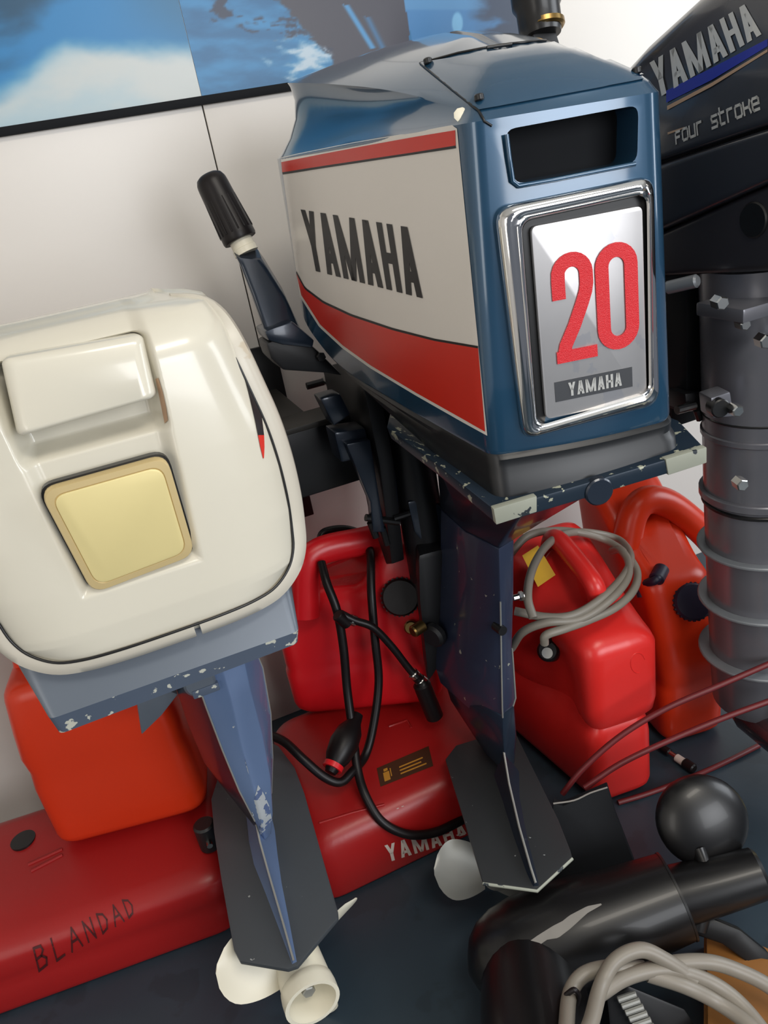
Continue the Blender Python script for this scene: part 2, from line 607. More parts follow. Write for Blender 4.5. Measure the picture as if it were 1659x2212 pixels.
def mixc(a, b, t):
    t = smooth01(t)
    return tuple(a[i] + (b[i] - a[i]) * t for i in range(3))


def print_left(px, py, x, z):
    n = nz(px, py * 1.6, 0.006) * 40
    edge = np.interp(px, [-400, 0, 60, 100, 140, 200, 280, 360, 440], [230, 200, 168, 128, 100, 90, 95, 108, 116])
    sky = mixc((44, 142, 206), (22, 84, 120), (120 - px * 0.7 - py * 0.9 + n * 2) / 130)
    sky = mixc(sky, (58, 126, 170), (px - 200) / 200 * (1 - py / 170))
    white = mixc((226, 232, 230), (196, 222, 232), (n * 1.5 + 60 - px * 0.2 + (py - edge) * 0.3) / 110)
    return mixc(sky, white, (py - edge + n * 0.5 + 26) / 62)


def print_right(px, py, x, z):
    n = nz(px, py * 3, 0.008, 3.0)
    n2 = nz(px, py * 2.6, 0.02, 7.0)
    c = mixc((50, 116, 166), (66, 148, 204), 0.5 + n * 0.8)
    c = mixc(c, (206, 226, 240), (n2 * 0.9 + 0.9 - math.hypot((px - 668) / 80, (py - 120) / 55)) * 1.2)
    c = mixc(c, (60, 70, 92), (n2 * 1.6 + 0.2 - abs(py - 20 - (px - 480) * 0.25) / 50) * 1.5 * (px > 450))
    left_ = 590 + py * 0.95 + n2 * 22
    if left_ < px < 884 + (py > 60) * 0:
        c = mixc(c, (76, 75, 86), (px - left_) / 14)
        # pale outline of a trouser leg
        d = abs((px - 752) - (py - 18) * 0.62)
        if 10 < py < 105:
            c = mixc(c, (86, 158, 212), 1.2 - d / 9)
        d = abs((px - 800) - (py - 50) * 0.5)
        if 36 < py < 110:
            c = mixc(c, (70, 120, 165), 0.9 - d / 14)
    if px >= 876 + (py - 18) * 0.2:
        c = mixc((92, 154, 206), (76, 140, 198), (py - 18) / 6)
        c = mixc(c, (58, 72, 96), (px - 1000) / 60 * (0.8 + n))
        c = mixc(c, (130, 196, 240), (1 - math.hypot((px - 988) / 14, (py - 50) / 28)) * 3)
    return c


def poster(name, x0, x1, z0, z1, fn, label):
    nx, nzv = 260, 110
    me = bpy.data.meshes.new(name)
    V, Fc, cols = [], [], []
    for j in range(nzv + 1):
        for i in range(nx + 1):
            x, z = x0 + (x1 - x0) * i / nx, z0 + (z1 - z0) * j / nzv
            V.append((x, WY - 0.003, z))
            px, py = to_px((x, WY - 0.003, z))
            c = fn(px, py, x, z)
            cols.append(srgb(*[max(0, min(255, v * 0.88)) for v in c]))
    k = len(V)
    for x, z in ((x0, z0), (x1, z0), (x1, z1), (x0, z1)):
        V.append((x, WY, z))
        cols.append((0.8, 0.8, 0.8, 1))
    Fc = [(j * (nx + 1) + i, j * (nx + 1) + i + 1, (j + 1) * (nx + 1) + i + 1, (j + 1) * (nx + 1) + i) for j in range(nzv) for i in range(nx)]
    a, b, c_, d_ = 0, nx, (nzv + 1) * (nx + 1) - 1, nzv * (nx + 1)
    Fc += [(a, b, k + 1, k), (b, c_, k + 2, k + 1), (c_, d_, k + 3, k + 2), (d_, a, k, k + 3), (k, k + 1, k + 2, k + 3)]
    me.from_pydata(V, [], Fc)
    at_ = me.color_attributes.new('print', 'FLOAT_COLOR', 'POINT')
    at_.data.foreach_set('color', [v for c in cols for v in c])
    m = bpy.data.materials.new(name + '_print')
    m.use_nodes = True
    b = m.node_tree.nodes['Principled BSDF']
    b.inputs['Roughness'].default_value = 0.4
    ca = m.node_tree.nodes.new('ShaderNodeVertexColor')
    ca.layer_name = 'print'
    m.node_tree.links.new(ca.outputs[0], b.inputs['Base Color'])
    me.update()
    o = link(name, me, m)
    return tag(o, label, 'poster')


poster('poster', -0.7, 0.338, zs1, zs1 + 0.32, print_left, 'pale blue and white sea poster, leftmost on the wall')
poster('poster', 0.339, 1.10, zs1, zs1 + 0.32, print_right, 'darker blue spray poster with grey figures, above the blue motor')

# ------------------------------------------------------------------ motor rack on the wall
rack = empty('motor_rack', (0.4, WY, 0.85))
tag(rack, 'dark steel wall rack carrying the outboard motors', 'rack')
box('beam', (-0.75, 1.44, 0.775), (1.75, 1.50, 0.918), 'black', rack, bevel=0.004)
box('beam_cap', (-0.75, 1.43, 0.918), (1.75, 1.52, 0.93), 'rack', rack, bevel=0.002)
for x0 in (-0.42, 0.275, 1.22):
    box('arm', (x0, 1.50, 0.895), (x0 + 0.075, WY - 0.002, 0.925), 'rack', rack, bevel=0.003)
    prism('brace', [(x0 + 0.03, 1.5, 0.78), (x0 + 0.03, WY - 0.004, 0.60), (x0 + 0.03, WY - 0.004, 0.66), (x0 + 0.03, 1.5, 0.84)], (0.02, 0, 0), 'rack', rack)
    box('wall_plate', (x0 - 0.02, WY - 0.012, 0.58), (x0 + 0.095, WY - 0.001, 1.03), 'black', rack, bevel=0.002)

# ------------------------------------------------------------------ middle motor: blue, white and red
PH = math.radians(10)
A_, B_ = Vector((math.sin(PH), math.cos(PH), 0)), Vector((math.cos(PH), -math.sin(PH), 0))
O_ = Vector((0.562, 0.80, 0))


def L(u, s, z):
    return O_ + B_ * u + A_ * s + Vector((0, 0, z))


def LP(px, py, s):
    return on_plane(px, py, L(0, s, 0), A_)


mid = empty('outboard_motor', (0.5, 1.1, 0.03))
tag(mid, 'blue outboard motor with white and red side decal and chrome 20 badge', 'outboard motor', 'outboard motors hung on the wall rack')

# hood: ruled wall from the slanted lower edge to the shoulder, then the inset crown
low = [(0.112, 0.0, 1.006), (-0.02, -0.012, 1.010), (-0.146, 0.0, 1.016), (-0.208, 0.205, 1.033), (-0.279, 0.43, 1.066), (-0.312, 0.53, 1.135),
       (-0.30, 0.60, 1.17), (-0.10, 0.66, 1.18), (0.10, 0.64, 1.17), (0.17, 0.52, 1.10), (0.155, 0.26, 1.04)]
sho = [(0.104, 0.006, 1.402), (-0.01, -0.004, 1.404), (-0.128, 0.006, 1.406), (-0.195, 0.20, 1.408), (-0.262, 0.41, 1.408), (-0.300, 0.52, 1.408),
       (-0.29, 0.585, 1.408), (-0.10, 0.64, 1.408), (0.095, 0.62, 1.408), (0.16, 0.50, 1.408), (0.145, 0.26, 1.408)]
edg = [(0.096, 0.012, 1.413), (-0.005, 0.006, 1.418), (-0.116, 0.014, 1.416), (-0.165, 0.20, 1.462), (-0.222, 0.40, 1.497), (-0.262, 0.50, 1.513),
       (-0.25, 0.545, 1.515), (-0.10, 0.59, 1.52), (0.08, 0.57, 1.51), (0.14, 0.46, 1.49), (0.125, 0.25, 1.46)]
rad = [0.028, 0.10, 0.018, 0.09, 0.10, 0.05, 0.05, 0.08, 0.08, 0.1, 0.1]


def ringL(C, n=8):
    return round_ring([L(*c) for c in C], rad, n)


r_low, r_sho, r_edg = ringL(low), ringL(sho), ringL(edg)
cen = L(-0.05, 0.3, 0)
rings = []
for t in (0, 0.02, 0.25, 0.5, 0.75, 0.98, 1.0):
    rings.append([lerp(a, b, t) for a, b in zip(r_low, r_sho)])
rings[0] = [p + (Vector((cen.x, cen.y, p.z)) - p).normalized() * 0.004 for p in rings[0]]
for t in (0.06, 0.25, 0.5, 0.75, 0.94, 1.0):
    rg = []
    for a, b in zip(r_sho, r_edg):
        p = lerp(a, b, t)
        gap = max(0, b.z - a.z - 0.012) / 0.10
        inw = (Vector((cen.x, cen.y, 0)) - Vector((p.x, p.y, 0))).normalized()
        rg.append(p + inw * (0.030 * min(1, gap) * math.sin(math.pi * t) ** 0.8))
    rings.append(rg)


def spine(p):
    s = (p - O_).dot(A_)
    s2 = 0.10 + (s / 0.6) * 0.34
    z = np.interp(s2, [0.10, 0.2, 0.3, 0.4, 0.46], [1.473, 1.505, 1.524, 1.534, 1.535])
    return L(-0.045, s2, z)


for t in (0.05, 0.15, 0.3, 0.5, 0.7, 0.85, 0.95):
    rg = []
    for p in r_edg:
        q = spine(p)
        k = lerp(p, q, t)
        k.z = p.z + (q.z - p.z) * math.sin(t * math.pi / 2) ** 0.9
        rg.append(k)
    rings.append(rg)
hood = loft('hood', rings, 'bluepaint', mid, cap0=True, cap1=True, angle=28)
# air slot cut into the back of the hood, real recess
sl = [LP(1092, 280, 0), LP(1382, 226, 0), LP(1378, 350, 0), LP(1112, 398, 0)]
slot_ring = round_ring([p - A_ * 0.03 for p in sl], 0.012, 4)
deep = [p + A_ * 0.085 + Vector((0, 0, 0.0)) for p in slot_ring]
cut = loft('slot_cutter', [slot_ring, deep], None)
bm_ = hood.modifiers.new('slot', 'BOOLEAN')
bm_.object = cut
bm_.operation = 'DIFFERENCE'
bm_.solver = 'EXACT'
bpy.context.view_layer.update()
me2 = bpy.data.meshes.new_from_object(hood.evaluated_get(bpy.context.evaluated_depsgraph_get()))
hood.modifiers.clear()
hood.data = me2
finish(me2, True, 28)
if not me2.materials:
    me2.materials.append(M['bluepaint'])
bpy.data.objects.remove(cut)
# slot lining and its rounded lip
prism('slot_lining', [p + A_ * 0.0545 for p in round_ring(sl, 0.012, 4)], -A_ * 0.002, 'slotblack', hood)
sweep('slot_lip', [LP(x, y, -0.0035) for x, y in [(1094, 290), (1100, 340), (1108, 392), (1120, 402), (1200, 388), (1300, 368), (1372, 354)]], 0.0028, 'bluepaint', hood, n=8)
T_hood = bvh_of(hood)

# decals on the left flank

patch('white_decal', [(648, 640), (690, 706), (740, 752), (800, 795), (900, 855), (1000, 912), (1053, 941)],
      [(607, 341), (640, 333), (700, 321), (760, 309), (800, 302), (850, 294), (900, 286), (950, 276), (978, 271), (988, 278)], T_hood, 'decalwhite', hood, 60, 40, 0.0006)
patch('red_stripe', [(611, 372), (700, 358), (800, 343), (900, 328), (986, 314)], [(609, 350), (700, 332), (800, 313), (900, 295), (985, 281)], T_hood, 'decalred', hood, 40, 3, 0.0012)
patch('black_line', [(612, 377), (700, 363), (800, 348), (900, 333), (987, 320)], [(611, 372), (700, 358), (800, 343), (900, 328), (986, 314)], T_hood, 'decalblack', hood, 40, 1, 0.0012)
sw_top = [(641, 590), (660, 625), (700, 655), (760, 683), (850, 713), (940, 736), (1034, 752)]
sw_bot = [(652, 637), (693, 701), (742, 746), (802, 789), (900, 848), (1000, 904), (1049, 932)]
patch('red_swoosh', sw_bot, sw_top, T_hood, 'decalred', hood, 60, 16, 0.0012)
patch('black_line', sw_top, [(x, y - 5) for x, y in sw_top], T_hood, 'decalblack', hood, 60, 1, 0.0013)
hm = homography([(675, 583), (915, 644), (893, 492), (651, 452)])
lettering('lettering', 'YAMAHA', lambda u, v: hit(T_hood, *hm(u, v), 0.0016), 'decalblack', hood, gap=0.22, w=0.35, widths={'M': 1.5})

# crown lid: raised cover with four screws and a dark joint
lid_px = [(908, 138), (1034, 240), (1130, 222), (1250, 199), (1418, 166), (1330, 118), (1234, 88), (1160, 92), (1080, 100), (990, 116)]
lidV = [hit(T_hood, x, y, 0.0) for x, y in lid_px]
hl = homography([(1034, 240), (1418, 168), (1234, 88), (908, 138)])
nU, nV = 24, 14
lv = [hit(T_hood, *hl(i / nU, j / nV), 0.0022) for j in range(nV + 1) for i in range(nU + 1)]
lf = [(j * (nU + 1) + i, j * (nU + 1) + i + 1, (j + 1) * (nU + 1) + i + 1, (j + 1) * (nU + 1) + i) for j in range(nV) for i in range(nU)]
lid = mesh('hood_lid', lv, lf, 'bluepaint', mid, fix=False)
for seg_ in ([(908, 138), (950, 172), (1000, 212), (1034, 240), (1046, 262), (1062, 272)], [(908, 138), (990, 116), (1080, 99), (1160, 90), (1236, 87)],
             [(1236, 87), (1290, 107), (1350, 134), (1405, 160), (1422, 174), (1420, 190)]):
    P_ = []
    for (x0, y0), (x1, y1) in zip(seg_[:-1], seg_[1:]):
        for k in range(4):
            P_.append(hit(T_hood, x0 + (x1 - x0) * k / 4, y0 + (y1 - y0) * k / 4, 0.001))
    P_.append(hit(T_hood, *seg_[-1], 0.001))
    sweep('lid_joint', P_, 0.0014, 'black', lid, n=6)
T_lid = bvh_of(hood, lid)
for x, y in ((925, 137), (1036, 216), (1226, 92), (1376, 158)):
    p = hit(T_lid, x, y, 0.0)
    cyl('screw', p - Vector((0, 0, 0.001)), p + Vector((0, 0.001, 0.006)), 0.0055, 'black', lid, n=12, bevel=0.0012)
p0, p1 = hit(T_lid, 1052, 107, 0.002), hit(T_lid, 1106, 99, 0.002)
sweep('lid_groove', [p0, p1], 0.002, 'black', lid, n=6)
chip = hit(T_lid, 997, 248, 0.0)
lathe('paint_chip', chip, (-0.3, -0.8, 0.5), [(0, 0.009), (0.0012, 0.007)], 'propcream', hood, n=9)

# chrome badge with the number plate
badge = empty('badge', L(-0.01, -0.01, 1.17))
badge.parent = mid
badge.matrix_parent_inverse = mid.matrix_world.inverted()
bpy.context.view_layer.update()


def pxring(q, s, r, n=6):
    return round_ring([LP(x, y, s) for x, y in q], r, n)


RG = [pxring([(1066, 448), (1412, 376), (1426, 874), (1126, 954)], 0.004, 0.022),
      pxring([(1068, 447), (1412, 377), (1425, 872), (1128, 951)], -0.006, 0.022),
      pxring([(1082, 453), (1410, 386), (1420, 868), (1138, 946)], -0.017, 0.02),
      pxring([(1104, 464), (1406, 400), (1413, 860), (1150, 936)], -0.0195, 0.018),
      pxring([(1114, 470), (1402, 408), (1408, 854), (1155, 929)], -0.0165, 0.016),
      pxring([(1119, 472), (1400, 412), (1406, 852), (1157, 926)], -0.018, 0.015),
      pxring([(1125, 477), (1397, 418), (1402, 848), (1160, 921)], -0.0165, 0.014),
      pxring([(1127, 479), (1396, 420), (1401, 846), (1162, 919)], -0.008, 0.014)]
loft('chrome_frame', RG, 'chrome', badge, cap0=False, cap1=False, angle=60)
prism('badge_backing', pxring([(1120, 472), (1400, 412), (1406, 852), (1157, 926)], -0.006, 0.014), A_ * 0.004, 'black', badge)
pl_ = pxring([(1147, 490), (1388, 444), (1398, 861), (1180, 906)], -0.013, 0.008)
plate = prism('number_plate', pl_, A_ * 0.006, 'alu', badge, bevel=0.0012)
hp = homography([(1180, 906), (1398, 861), (1388, 444), (1147, 490)])


def onplate(u, v, s=-0.0150):
    return LP(*hp(u, v), s)


def flat_strip(name, pts, half, material, parent, s0, s1, closed=False):
    """Raised stroke in plate coordinates (u right, v up)."""
    asp = 241.0 / 416.0
    P2 = [Vector((p[0] * asp, p[1])) for p in pts]
    Lf, Rt = [], []
    for i in range(len(P2)):
        if closed:
            t = (P2[(i + 1) % len(P2)] - P2[i - 1]).normalized()
        else:
            t = (P2[min(i + 1, len(P2) - 1)] - P2[max(i - 1, 0)]).normalized()
        nrm = Vector((-t.y, t.x))
        Lf.append(P2[i] + nrm * half)
        Rt.append(P2[i] - nrm * half)
    V, Fc = [], []
    for s in (s0, s1):
        for a, b in zip(Lf, Rt):
            V += [onplate(a.x / asp, a.y, s), onplate(b.x / asp, b.y, s)]
    n = len(P2)
    for i in range(n if closed else n - 1):
        a, c = 2 * i, 2 * ((i + 1) % n)
        Fc += [(a, a + 1, c + 1, c), (2 * n + a, 2 * n + c, 2 * n + c + 1, 2 * n + a + 1),
               (a, c, 2 * n + c, 2 * n + a), (a + 1, 2 * n + a + 1, 2 * n + c + 1, c + 1)]
    if not closed:
        Fc += [(0, 2 * n, 2 * n + 1, 1), (2 * n - 2, 2 * n - 1, 4 * n - 1, 4 * n - 2)]
    return mesh(name, V, Fc, material, parent, smooth=False)


num = plate
two = [(0.205, 0.62), (0.205, 0.71)] + [(0.335 + 0.13 * math.cos(math.radians(a)), 0.735 + 0.075 * math.sin(math.radians(a))) for a in range(165, -1, -15)] + \
      [(0.465, 0.68), (0.452, 0.64), (0.415, 0.585), (0.33, 0.475), (0.24, 0.38), (0.205, 0.30)]
flat_strip('numeral', two, 0.036, 'numred', plate, -0.0148, -0.0128)
flat_strip('numeral', [(0.148, 0.322), (0.535, 0.322)], 0.032, 'numred', plate, -0.0150, -0.0128)
zero = [(0.745 + 0.135 * math.cos(math.radians(a)), (0.735 if math.sin(math.radians(a)) >= 0 else 0.42) + 0.08 * math.sin(math.radians(a))) for a in range(0, 181, 15)] + [(0.745 + 0.135 * math.cos(math.radians(a)), 0.42 + 0.08 * math.sin(math.radians(a))) for a in range(180, 361, 15)]
flat_strip('numeral', zero, 0.036, 'numred', plate, -0.0148, -0.0128, closed=True)
prism('name_label', [onplate(u, v, -0.0137) for u, v in ((0.105, 0.085), (0.86, 0.085), (0.86, 0.195), (0.105, 0.195))], A_ * 0.001, 'labelgrey', plate)
lettering('lettering', 'YAMAHA', lambda u, v: onplate(0.235 + u * 0.52, 0.103 + v * 0.075, -0.0143), 'silverink', plate, gap=0.2, w=0.34, widths={'M': 1.45})

# lower pan, tray and its worn rear lip
pan_hi = [(c[0] * 0.985, c[1] + (0.004 if c[1] < 0.1 else -0.004), c[2] + 0.004) for c in low]
pan_lo = [(0.118, -0.012, 0.950), (-0.02, -0.024, 0.950), (-0.148, -0.012, 0.950), (-0.195, 0.19, 0.985), (-0.245, 0.40, 1.03), (-0.27, 0.50, 1.09),
          (-0.25, 0.56, 1.12), (-0.10, 0.60, 1.13), (0.08, 0.58, 1.12), (0.14, 0.48, 1.05), (0.14, 0.25, 0.99)]
pa, pb = ringL(pan_hi), ringL(pan_lo)
loft('engine_pan', [pa, [p + (p - Vector((cen.x, cen.y, p.z))).normalized() * 0.004 for p in [lerp(a, b, 0.12) for a, b in zip(pa, pb)]],
                    [lerp(a, b, 0.3) for a, b in zip(pa, pb)], [lerp(a, b, 0.45) + (p_ - Vector((cen.x, cen.y, p_.z))).normalized() * 0.004 for a, b, p_ in zip(pa, pb, pb)], pb], 'seal', mid, angle=40)
tr_top = [LP(1524, 968, -0.035), LP(1068, 1102, -0.035), LP(940, 1000, 0.12), LP(835, 922, 0.25), L(-0.19, 0.42, 0.99), L(0.10, 0.42, 0.98), LP(1466, 908, 0.10)]
tr_bot = [LP(1522, 1000, -0.035), LP(1074, 1134, -0.035), LP(950, 1030, 0.12), LP(845, 948, 0.25), L(-0.18, 0.42, 0.965), L(0.10, 0.42, 0.955), LP(1460, 930, 0.10)]
tray = loft('tray', [tr_bot, tr_top], 'traychip', mid, bevel=0.003)
for a, b, mname in (((1066, 1100), (1160, 1072), 'chipgrey'), ((1438, 993), (1527, 966), 'chipgrey')):
    q = [LP(a[0], a[1], -0.037), LP(b[0], b[1], -0.037), LP(b[0], b[1] + 34, -0.037), LP(a[0] + 6, a[1] + 34, -0.037)]
    prism('worn_lip', q, A_ * 0.012, mname, tray, bevel=0.0015)
cb = LP(1294, 1062, -0.036)
cyl('drain_button', cb + A_ * 0.01, cb - A_ * 0.003, 0.0195, 'navy', tray, bevel=0.002)

# upper and lower leg
def sect(ridge, right, left, yr, depth, wr):
    """Leg cross-section: trailing ridge, rear facet, flanks, leading edge."""
    a = at(*ridge, y=yr)
    b = at(*right, y=yr + 0.012)
    c = at(*left, y=yr + depth)
    z = a.z
    b.z = c.z = z
    d = Vector((c.x + wr * 0.55, yr + depth + 0.035, z))
    e = Vector((max(b.x + wr * 0.35, c.x + wr), yr + depth * 0.75, z))
    m = lerp(a, c, 0.45) + Vector((-0.012, 0, 0))
    return [a, b, e, d, c, m]


up0 = [L(-0.10, 0.0, 0.945), L(0.03, 0.0, 0.945), L(0.09, 0.25, 0.97), L(0.0, 0.38, 0.985), L(-0.13, 0.38, 0.985), L(-0.178, 0.24, 0.97)]
ss = [sect((1078, 1185), (1112, 1180), (962, 1170), 1.06, 0.21, 0.075),
      sect((1081, 1300), (1112, 1300), (965, 1300), 1.06, 0.21, 0.075),
      sect((1083, 1420), (1108, 1415), (965, 1420), 1.06, 0.20, 0.072),
      sect((1085, 1530), (1113, 1500), (950, 1510), 1.06, 0.21, 0.075),
      sect((1087, 1570), (1100, 1560), (965, 1560), 1.065, 0.19, 0.06)]
upn = [ss[0][0] + Vector((-0.06, -0.10, 0.10)), ss[0][1] + Vector((0.0, -0.10, 0.10)), ss[0][2] + Vector((0.03, -0.02, 0.12)), ss[0][3] + Vector((0.02, 0, 0.12)), ss[0][4] + Vector((-0.03, 0, 0.12)), ss[0][5] + Vector((-0.05, -0.03, 0.11))]
mt = loft('mid_section', [[lerp(a, b, 0.0) for a, b in zip(up0, ss[0])], [lerp(a, b, 0.55) for a, b in zip(up0, ss[0])], ss[0]], 'navy', mid, bevel=0.006, angle=50)
leg = loft('leg', ss, 'navychip', mid, bevel=0.004, angle=45)
sweep('worn_edge', [q[0] for q in ss[1:]], 0.0018, 'propgrey', leg, n=6)
sweep('worn_edge', [q[1] for q in ss[2:]], 0.0018, 'propgrey', leg, n=6)
sk = [sect((1086, 1545), (1114, 1545), (968, 1540), 1.06, 0.20, 0.07),
      sect((1088, 1610), (1118, 1600), (985, 1590), 1.055, 0.18, 0.065),
      sect((1092, 1672), (1112, 1655), (1040, 1640), 1.055, 0.14, 0.04)]
loft('lower_leg', sk, 'navy', mid, bevel=0.005, angle=50)
hb = at(1082, 1362, y=1.058)
cyl('drain_hole', hb + Vector((0.002, -0.004, 0)), hb + Vector((0.0, 0.02, 0)), 0.0095, 'black', leg, n=16)
bp_ = at(1108, 1292, y=1.09)
cyl('bolt', bp_, bp_ + Vector((0.022, -0.004, 0.0)), 0.006, 'steel', leg, n=8, bevel=0.001)
cyl('bolt_head', bp_ + Vector((0.012, -0.002, 0)), bp_ + Vector((0.02, -0.004, 0)), 0.0095, 'steel', leg, n=6, bevel=0.001)

# anti-ventilation plate with its fin, gearcase, propeller
PZ = 0.215
pp = [at(x, y, z=PZ) for x, y in ((1043, 1906), (1160, 1922), (1168, 1914), (1236, 1852), (1232, 1836), (1205, 1768), (1108, 1572), (985, 1610), (962, 1640))]
avp = prism('cavitation_plate', pp, (0, 0, -0.009), 'plateblack', mid, bevel=0.002)
ridge_px = [(1094, 1665), (1104, 1720), (1124, 1800), (1148, 1880), (1158, 1908)]
hw = [0.026, 0.017, 0.012, 0.008, 0.005]
hh = [0.075, 0.042, 0.024, 0.014, 0.008]
fr = []
for (x, y), w_, h_ in zip(ridge_px, hw, hh):
    c = at(x, y + 6, z=PZ)
    side_ = Vector((0.93, -0.36, 0))
    fr.append([c - side_ * w_, c - side_ * w_ * 0.35 + Vector((0, 0, h_ * 0.55)), c - side_ * 0.002 + Vector((0, 0, h_)), c + side_ * 0.002 + Vector((0, 0, h_)), c + side_ * w_ * 0.35 + Vector((0, 0, h_ * 0.55)), c + side_ * w_])
loft('plate_fin', fr, 'navy', avp, angle=60)
sweep('worn_edge', [lerp(q[2], q[3], 0.5) for q in fr], 0.0024, 'propgrey', avp, n=6)
sweep('worn_edge', [pp[0] + Vector((0, 0, -0.003)), pp[1] + Vector((0, 0, -0.003)), pp[3] + Vector((0, 0, -0.003))], 0.0032, 'chipgrey', avp, n=6)
gc0 = at(985, 1868, z=PZ - 0.112) + Vector((0.93, -0.36, 0)) * 0.078
gc1 = gc0 + Vector((0.36, 0.93, 0)) * 0.25
gd = (gc0 - gc1).normalized()
lathe('gearcase', gc1 - gd * 0.02, gd, [(0, 0.002), (0.02, 0.02), (0.07, 0.036), (0.16, 0.04), (0.25, 0.036), (0.265, 0.03)], 'navy', mid, n=20)
gm = lerp(gc0, gc1, 0.55)
prism('gearcase_strut', [gm + gd * 0.10 + Vector((-0.008, 0, 0.11)), gm - gd * 0.08 + Vector((-0.008, 0, 0.11)), gm - gd * 0.08 + Vector((-0.008, 0, 0.0)), gm + gd * 0.10 + Vector((-0.008, 0, 0))], (0.016, 0, 0), 'navy', mid)
prism('skeg', [gm + gd * 0.10 + Vector((-0.004, 0, -0.03)), gm - gd * 0.05 + Vector((-0.004, 0, -0.03)), gm + gd * 0.03 + Vector((-0.004, 0, -0.09)), gm + gd * 0.09 + Vector((-0.004, 0, -0.09))], (0.008, 0, 0), 'navy', mid)


def blade(name, hub, axis, ang, r0, r1, width, pitch, material, parent, thick=0.006, lean=0.0):
    """Propeller blade: rounded paddle, twisted along its span."""
    axis = Vector(axis).normalized()
    u0 = axis.orthogonal().normalized()
    if abs(axis.z) < 0.9:
        u0 = (Vector((0, 0, 1)) - axis * axis.z).normalized()
    v0 = axis.cross(u0)
    rad_ = u0 * math.cos(ang) + v0 * math.sin(ang)
    tan_ = axis.cross(rad_)
    rows = []
    N = 12
    for i in range(N + 1):
        t = i / N
        r = r0 + (r1 - r0) * t
        w = width * (0.55 + 0.75 * math.sin(math.pi * min(1, t * 0.62 + 0.12))) * math.sqrt(max(0.02, 1 - max(0, (t - 0.55) / 0.45) ** 2.2))
        a = pitch * (1.25 - 0.5 * t)
        ch = tan_ * math.cos(a) + axis * math.sin(a)
        nn_ = ch.cross(rad_).normalized()
        c = Vector(hub) + rad_ * r + axis * lean * t
        th = thick * (1 - 0.6 * t)
        row = []
        for k in range(9):
            f = -1 + 2 * k / 8
            row.append(c + ch * w * f * 0.5 + nn_ * th * 0.5 * (1 - f * f) + nn_ * 0.04 * w * (f * f))
        for k in range(7, 0, -1):
            f = -1 + 2 * k / 8
            row.append(c + ch * w * f * 0.5 - nn_ * th * 0.5 * (1 - f * f) + nn_ * 0.04 * w * (f * f))
        rows.append(row)
    return loft(name, rows, material, parent, angle=60)


prop = empty('propeller', gc0)
prop.parent = mid
prop.matrix_parent_inverse = mid.matrix_world.inverted()
bpy.context.view_layer.update()
lathe('hub', gc0 - gd * 0.01, gd, [(0, 0.03), (0.01, 0.033), (0.04, 0.033), (0.06, 0.026), (0.065, 0.01)], 'propgrey', prop)
for k in range(3):
    blade('blade', gc0 + gd * 0.02, gd, math.radians(84 + 120 * k), 0.025, 0.122, 0.09, 0.55, 'propgrey', prop)

# clamp bracket, swivel, steering arm and tiller
clamp = empty('clamp_bracket', (0.47, 1.4, 0.9))
clamp.parent = mid
clamp.matrix_parent_inverse = mid.matrix_world.inverted()
bpy.context.view_layer.update()
for cx in (0.415, 0.60):
    prism('clamp_plate', [(cx, 1.30, 1.02), (cx, 1.40, 1.04), (cx, 1.56, 1.00), (cx, 1.56, 0.935), (cx, 1.43, 0.935), (cx, 1.425, 0.70), (cx, 1.37, 0.60), (cx, 1.33, 0.62), (cx, 1.29, 0.86)], (0.03, 0, 0), 'blackplastic', clamp, bevel=0.004)
    cyl('clamp_screw', (cx + 0.015, 1.53, 0.96), (cx + 0.015, 1.62, 0.955), 0.009, 'steel', clamp, n=10)
    cyl('clamp_screw_handle', (cx - 0.03, 1.61, 0.955), (cx + 0.06, 1.61, 0.955), 0.008, 'blackplastic', clamp, n=10)
sb = [at(x, y, y=1.34) for x, y in ((692, 862), (735, 850), (758, 895), (722, 922))]
prism('clamp_nut_block', sb, (0, 0.05, 0), 'navy', clamp, bevel=0.005)
sb = [at(x, y, y=1.32) for x, y in ((722, 935), (790, 925), (800, 985), (738, 1000))]
prism('clamp_lower_block', sb, (0, 0.06, 0), 'navy', clamp, bevel=0.005)
cyl('swivel_tube', (0.50, 1.34, 0.55), (0.50, 1.34, 1.02), 0.045, 'blackplastic', clamp, n=20, bevel=0.006)
# trim arms hanging below the clamp
for q, yv in ((((748, 960), (800, 950), (832, 1150), (806, 1150), (800, 1085)), 1.30), (((805, 950), (850, 960), (866, 1140), (828, 1148)), 1.33)):
    prism('trim_arm', [at(x, y, y=yv) for x, y in q], (0, 0.02, 0), 'navy', clamp, bevel=0.003)
for a, b in (((790, 1118), (862, 1128)), ((800, 1128), (812, 1160)), ((826, 1140), (836, 1176)), ((850, 1120), (912, 1100))):
    cyl('trim_rod', at(*a, y=1.31), at(*b, y=1.31), 0.0075, 'black', clamp, n=10)
sp = [at(x, y, y=1.30) for x, y in ((880, 1085), (925, 1075), (962, 1100), (964, 1200), (930, 1195), (895, 1150))]
prism('swivel_arm', sp, (0.02, 0.05, 0), 'navy', clamp, bevel=0.006)
sp = [at(x, y, y=1.26) for x, y in ((903, 1200), (960, 1185), (968, 1330), (962, 1420), (925, 1480), (905, 1300))]
prism('swivel_housing', sp, (0.03, 0.09, 0), 'blackplastic', clamp, bevel=0.012)
kb = at(915, 1350, y=1.25)
cyl('lock_knob', kb, kb + Vector((-0.03, -0.01, 0)), 0.013, 'brass', clamp, n=14, bevel=0.003)
cyl('lock_boss', at(945, 1365, y=1.245), at(945, 1365, y=1.245) + Vector((-0.02, -0.012, 0)), 0.026, 'blackplastic', clamp, n=18, bevel=0.006)

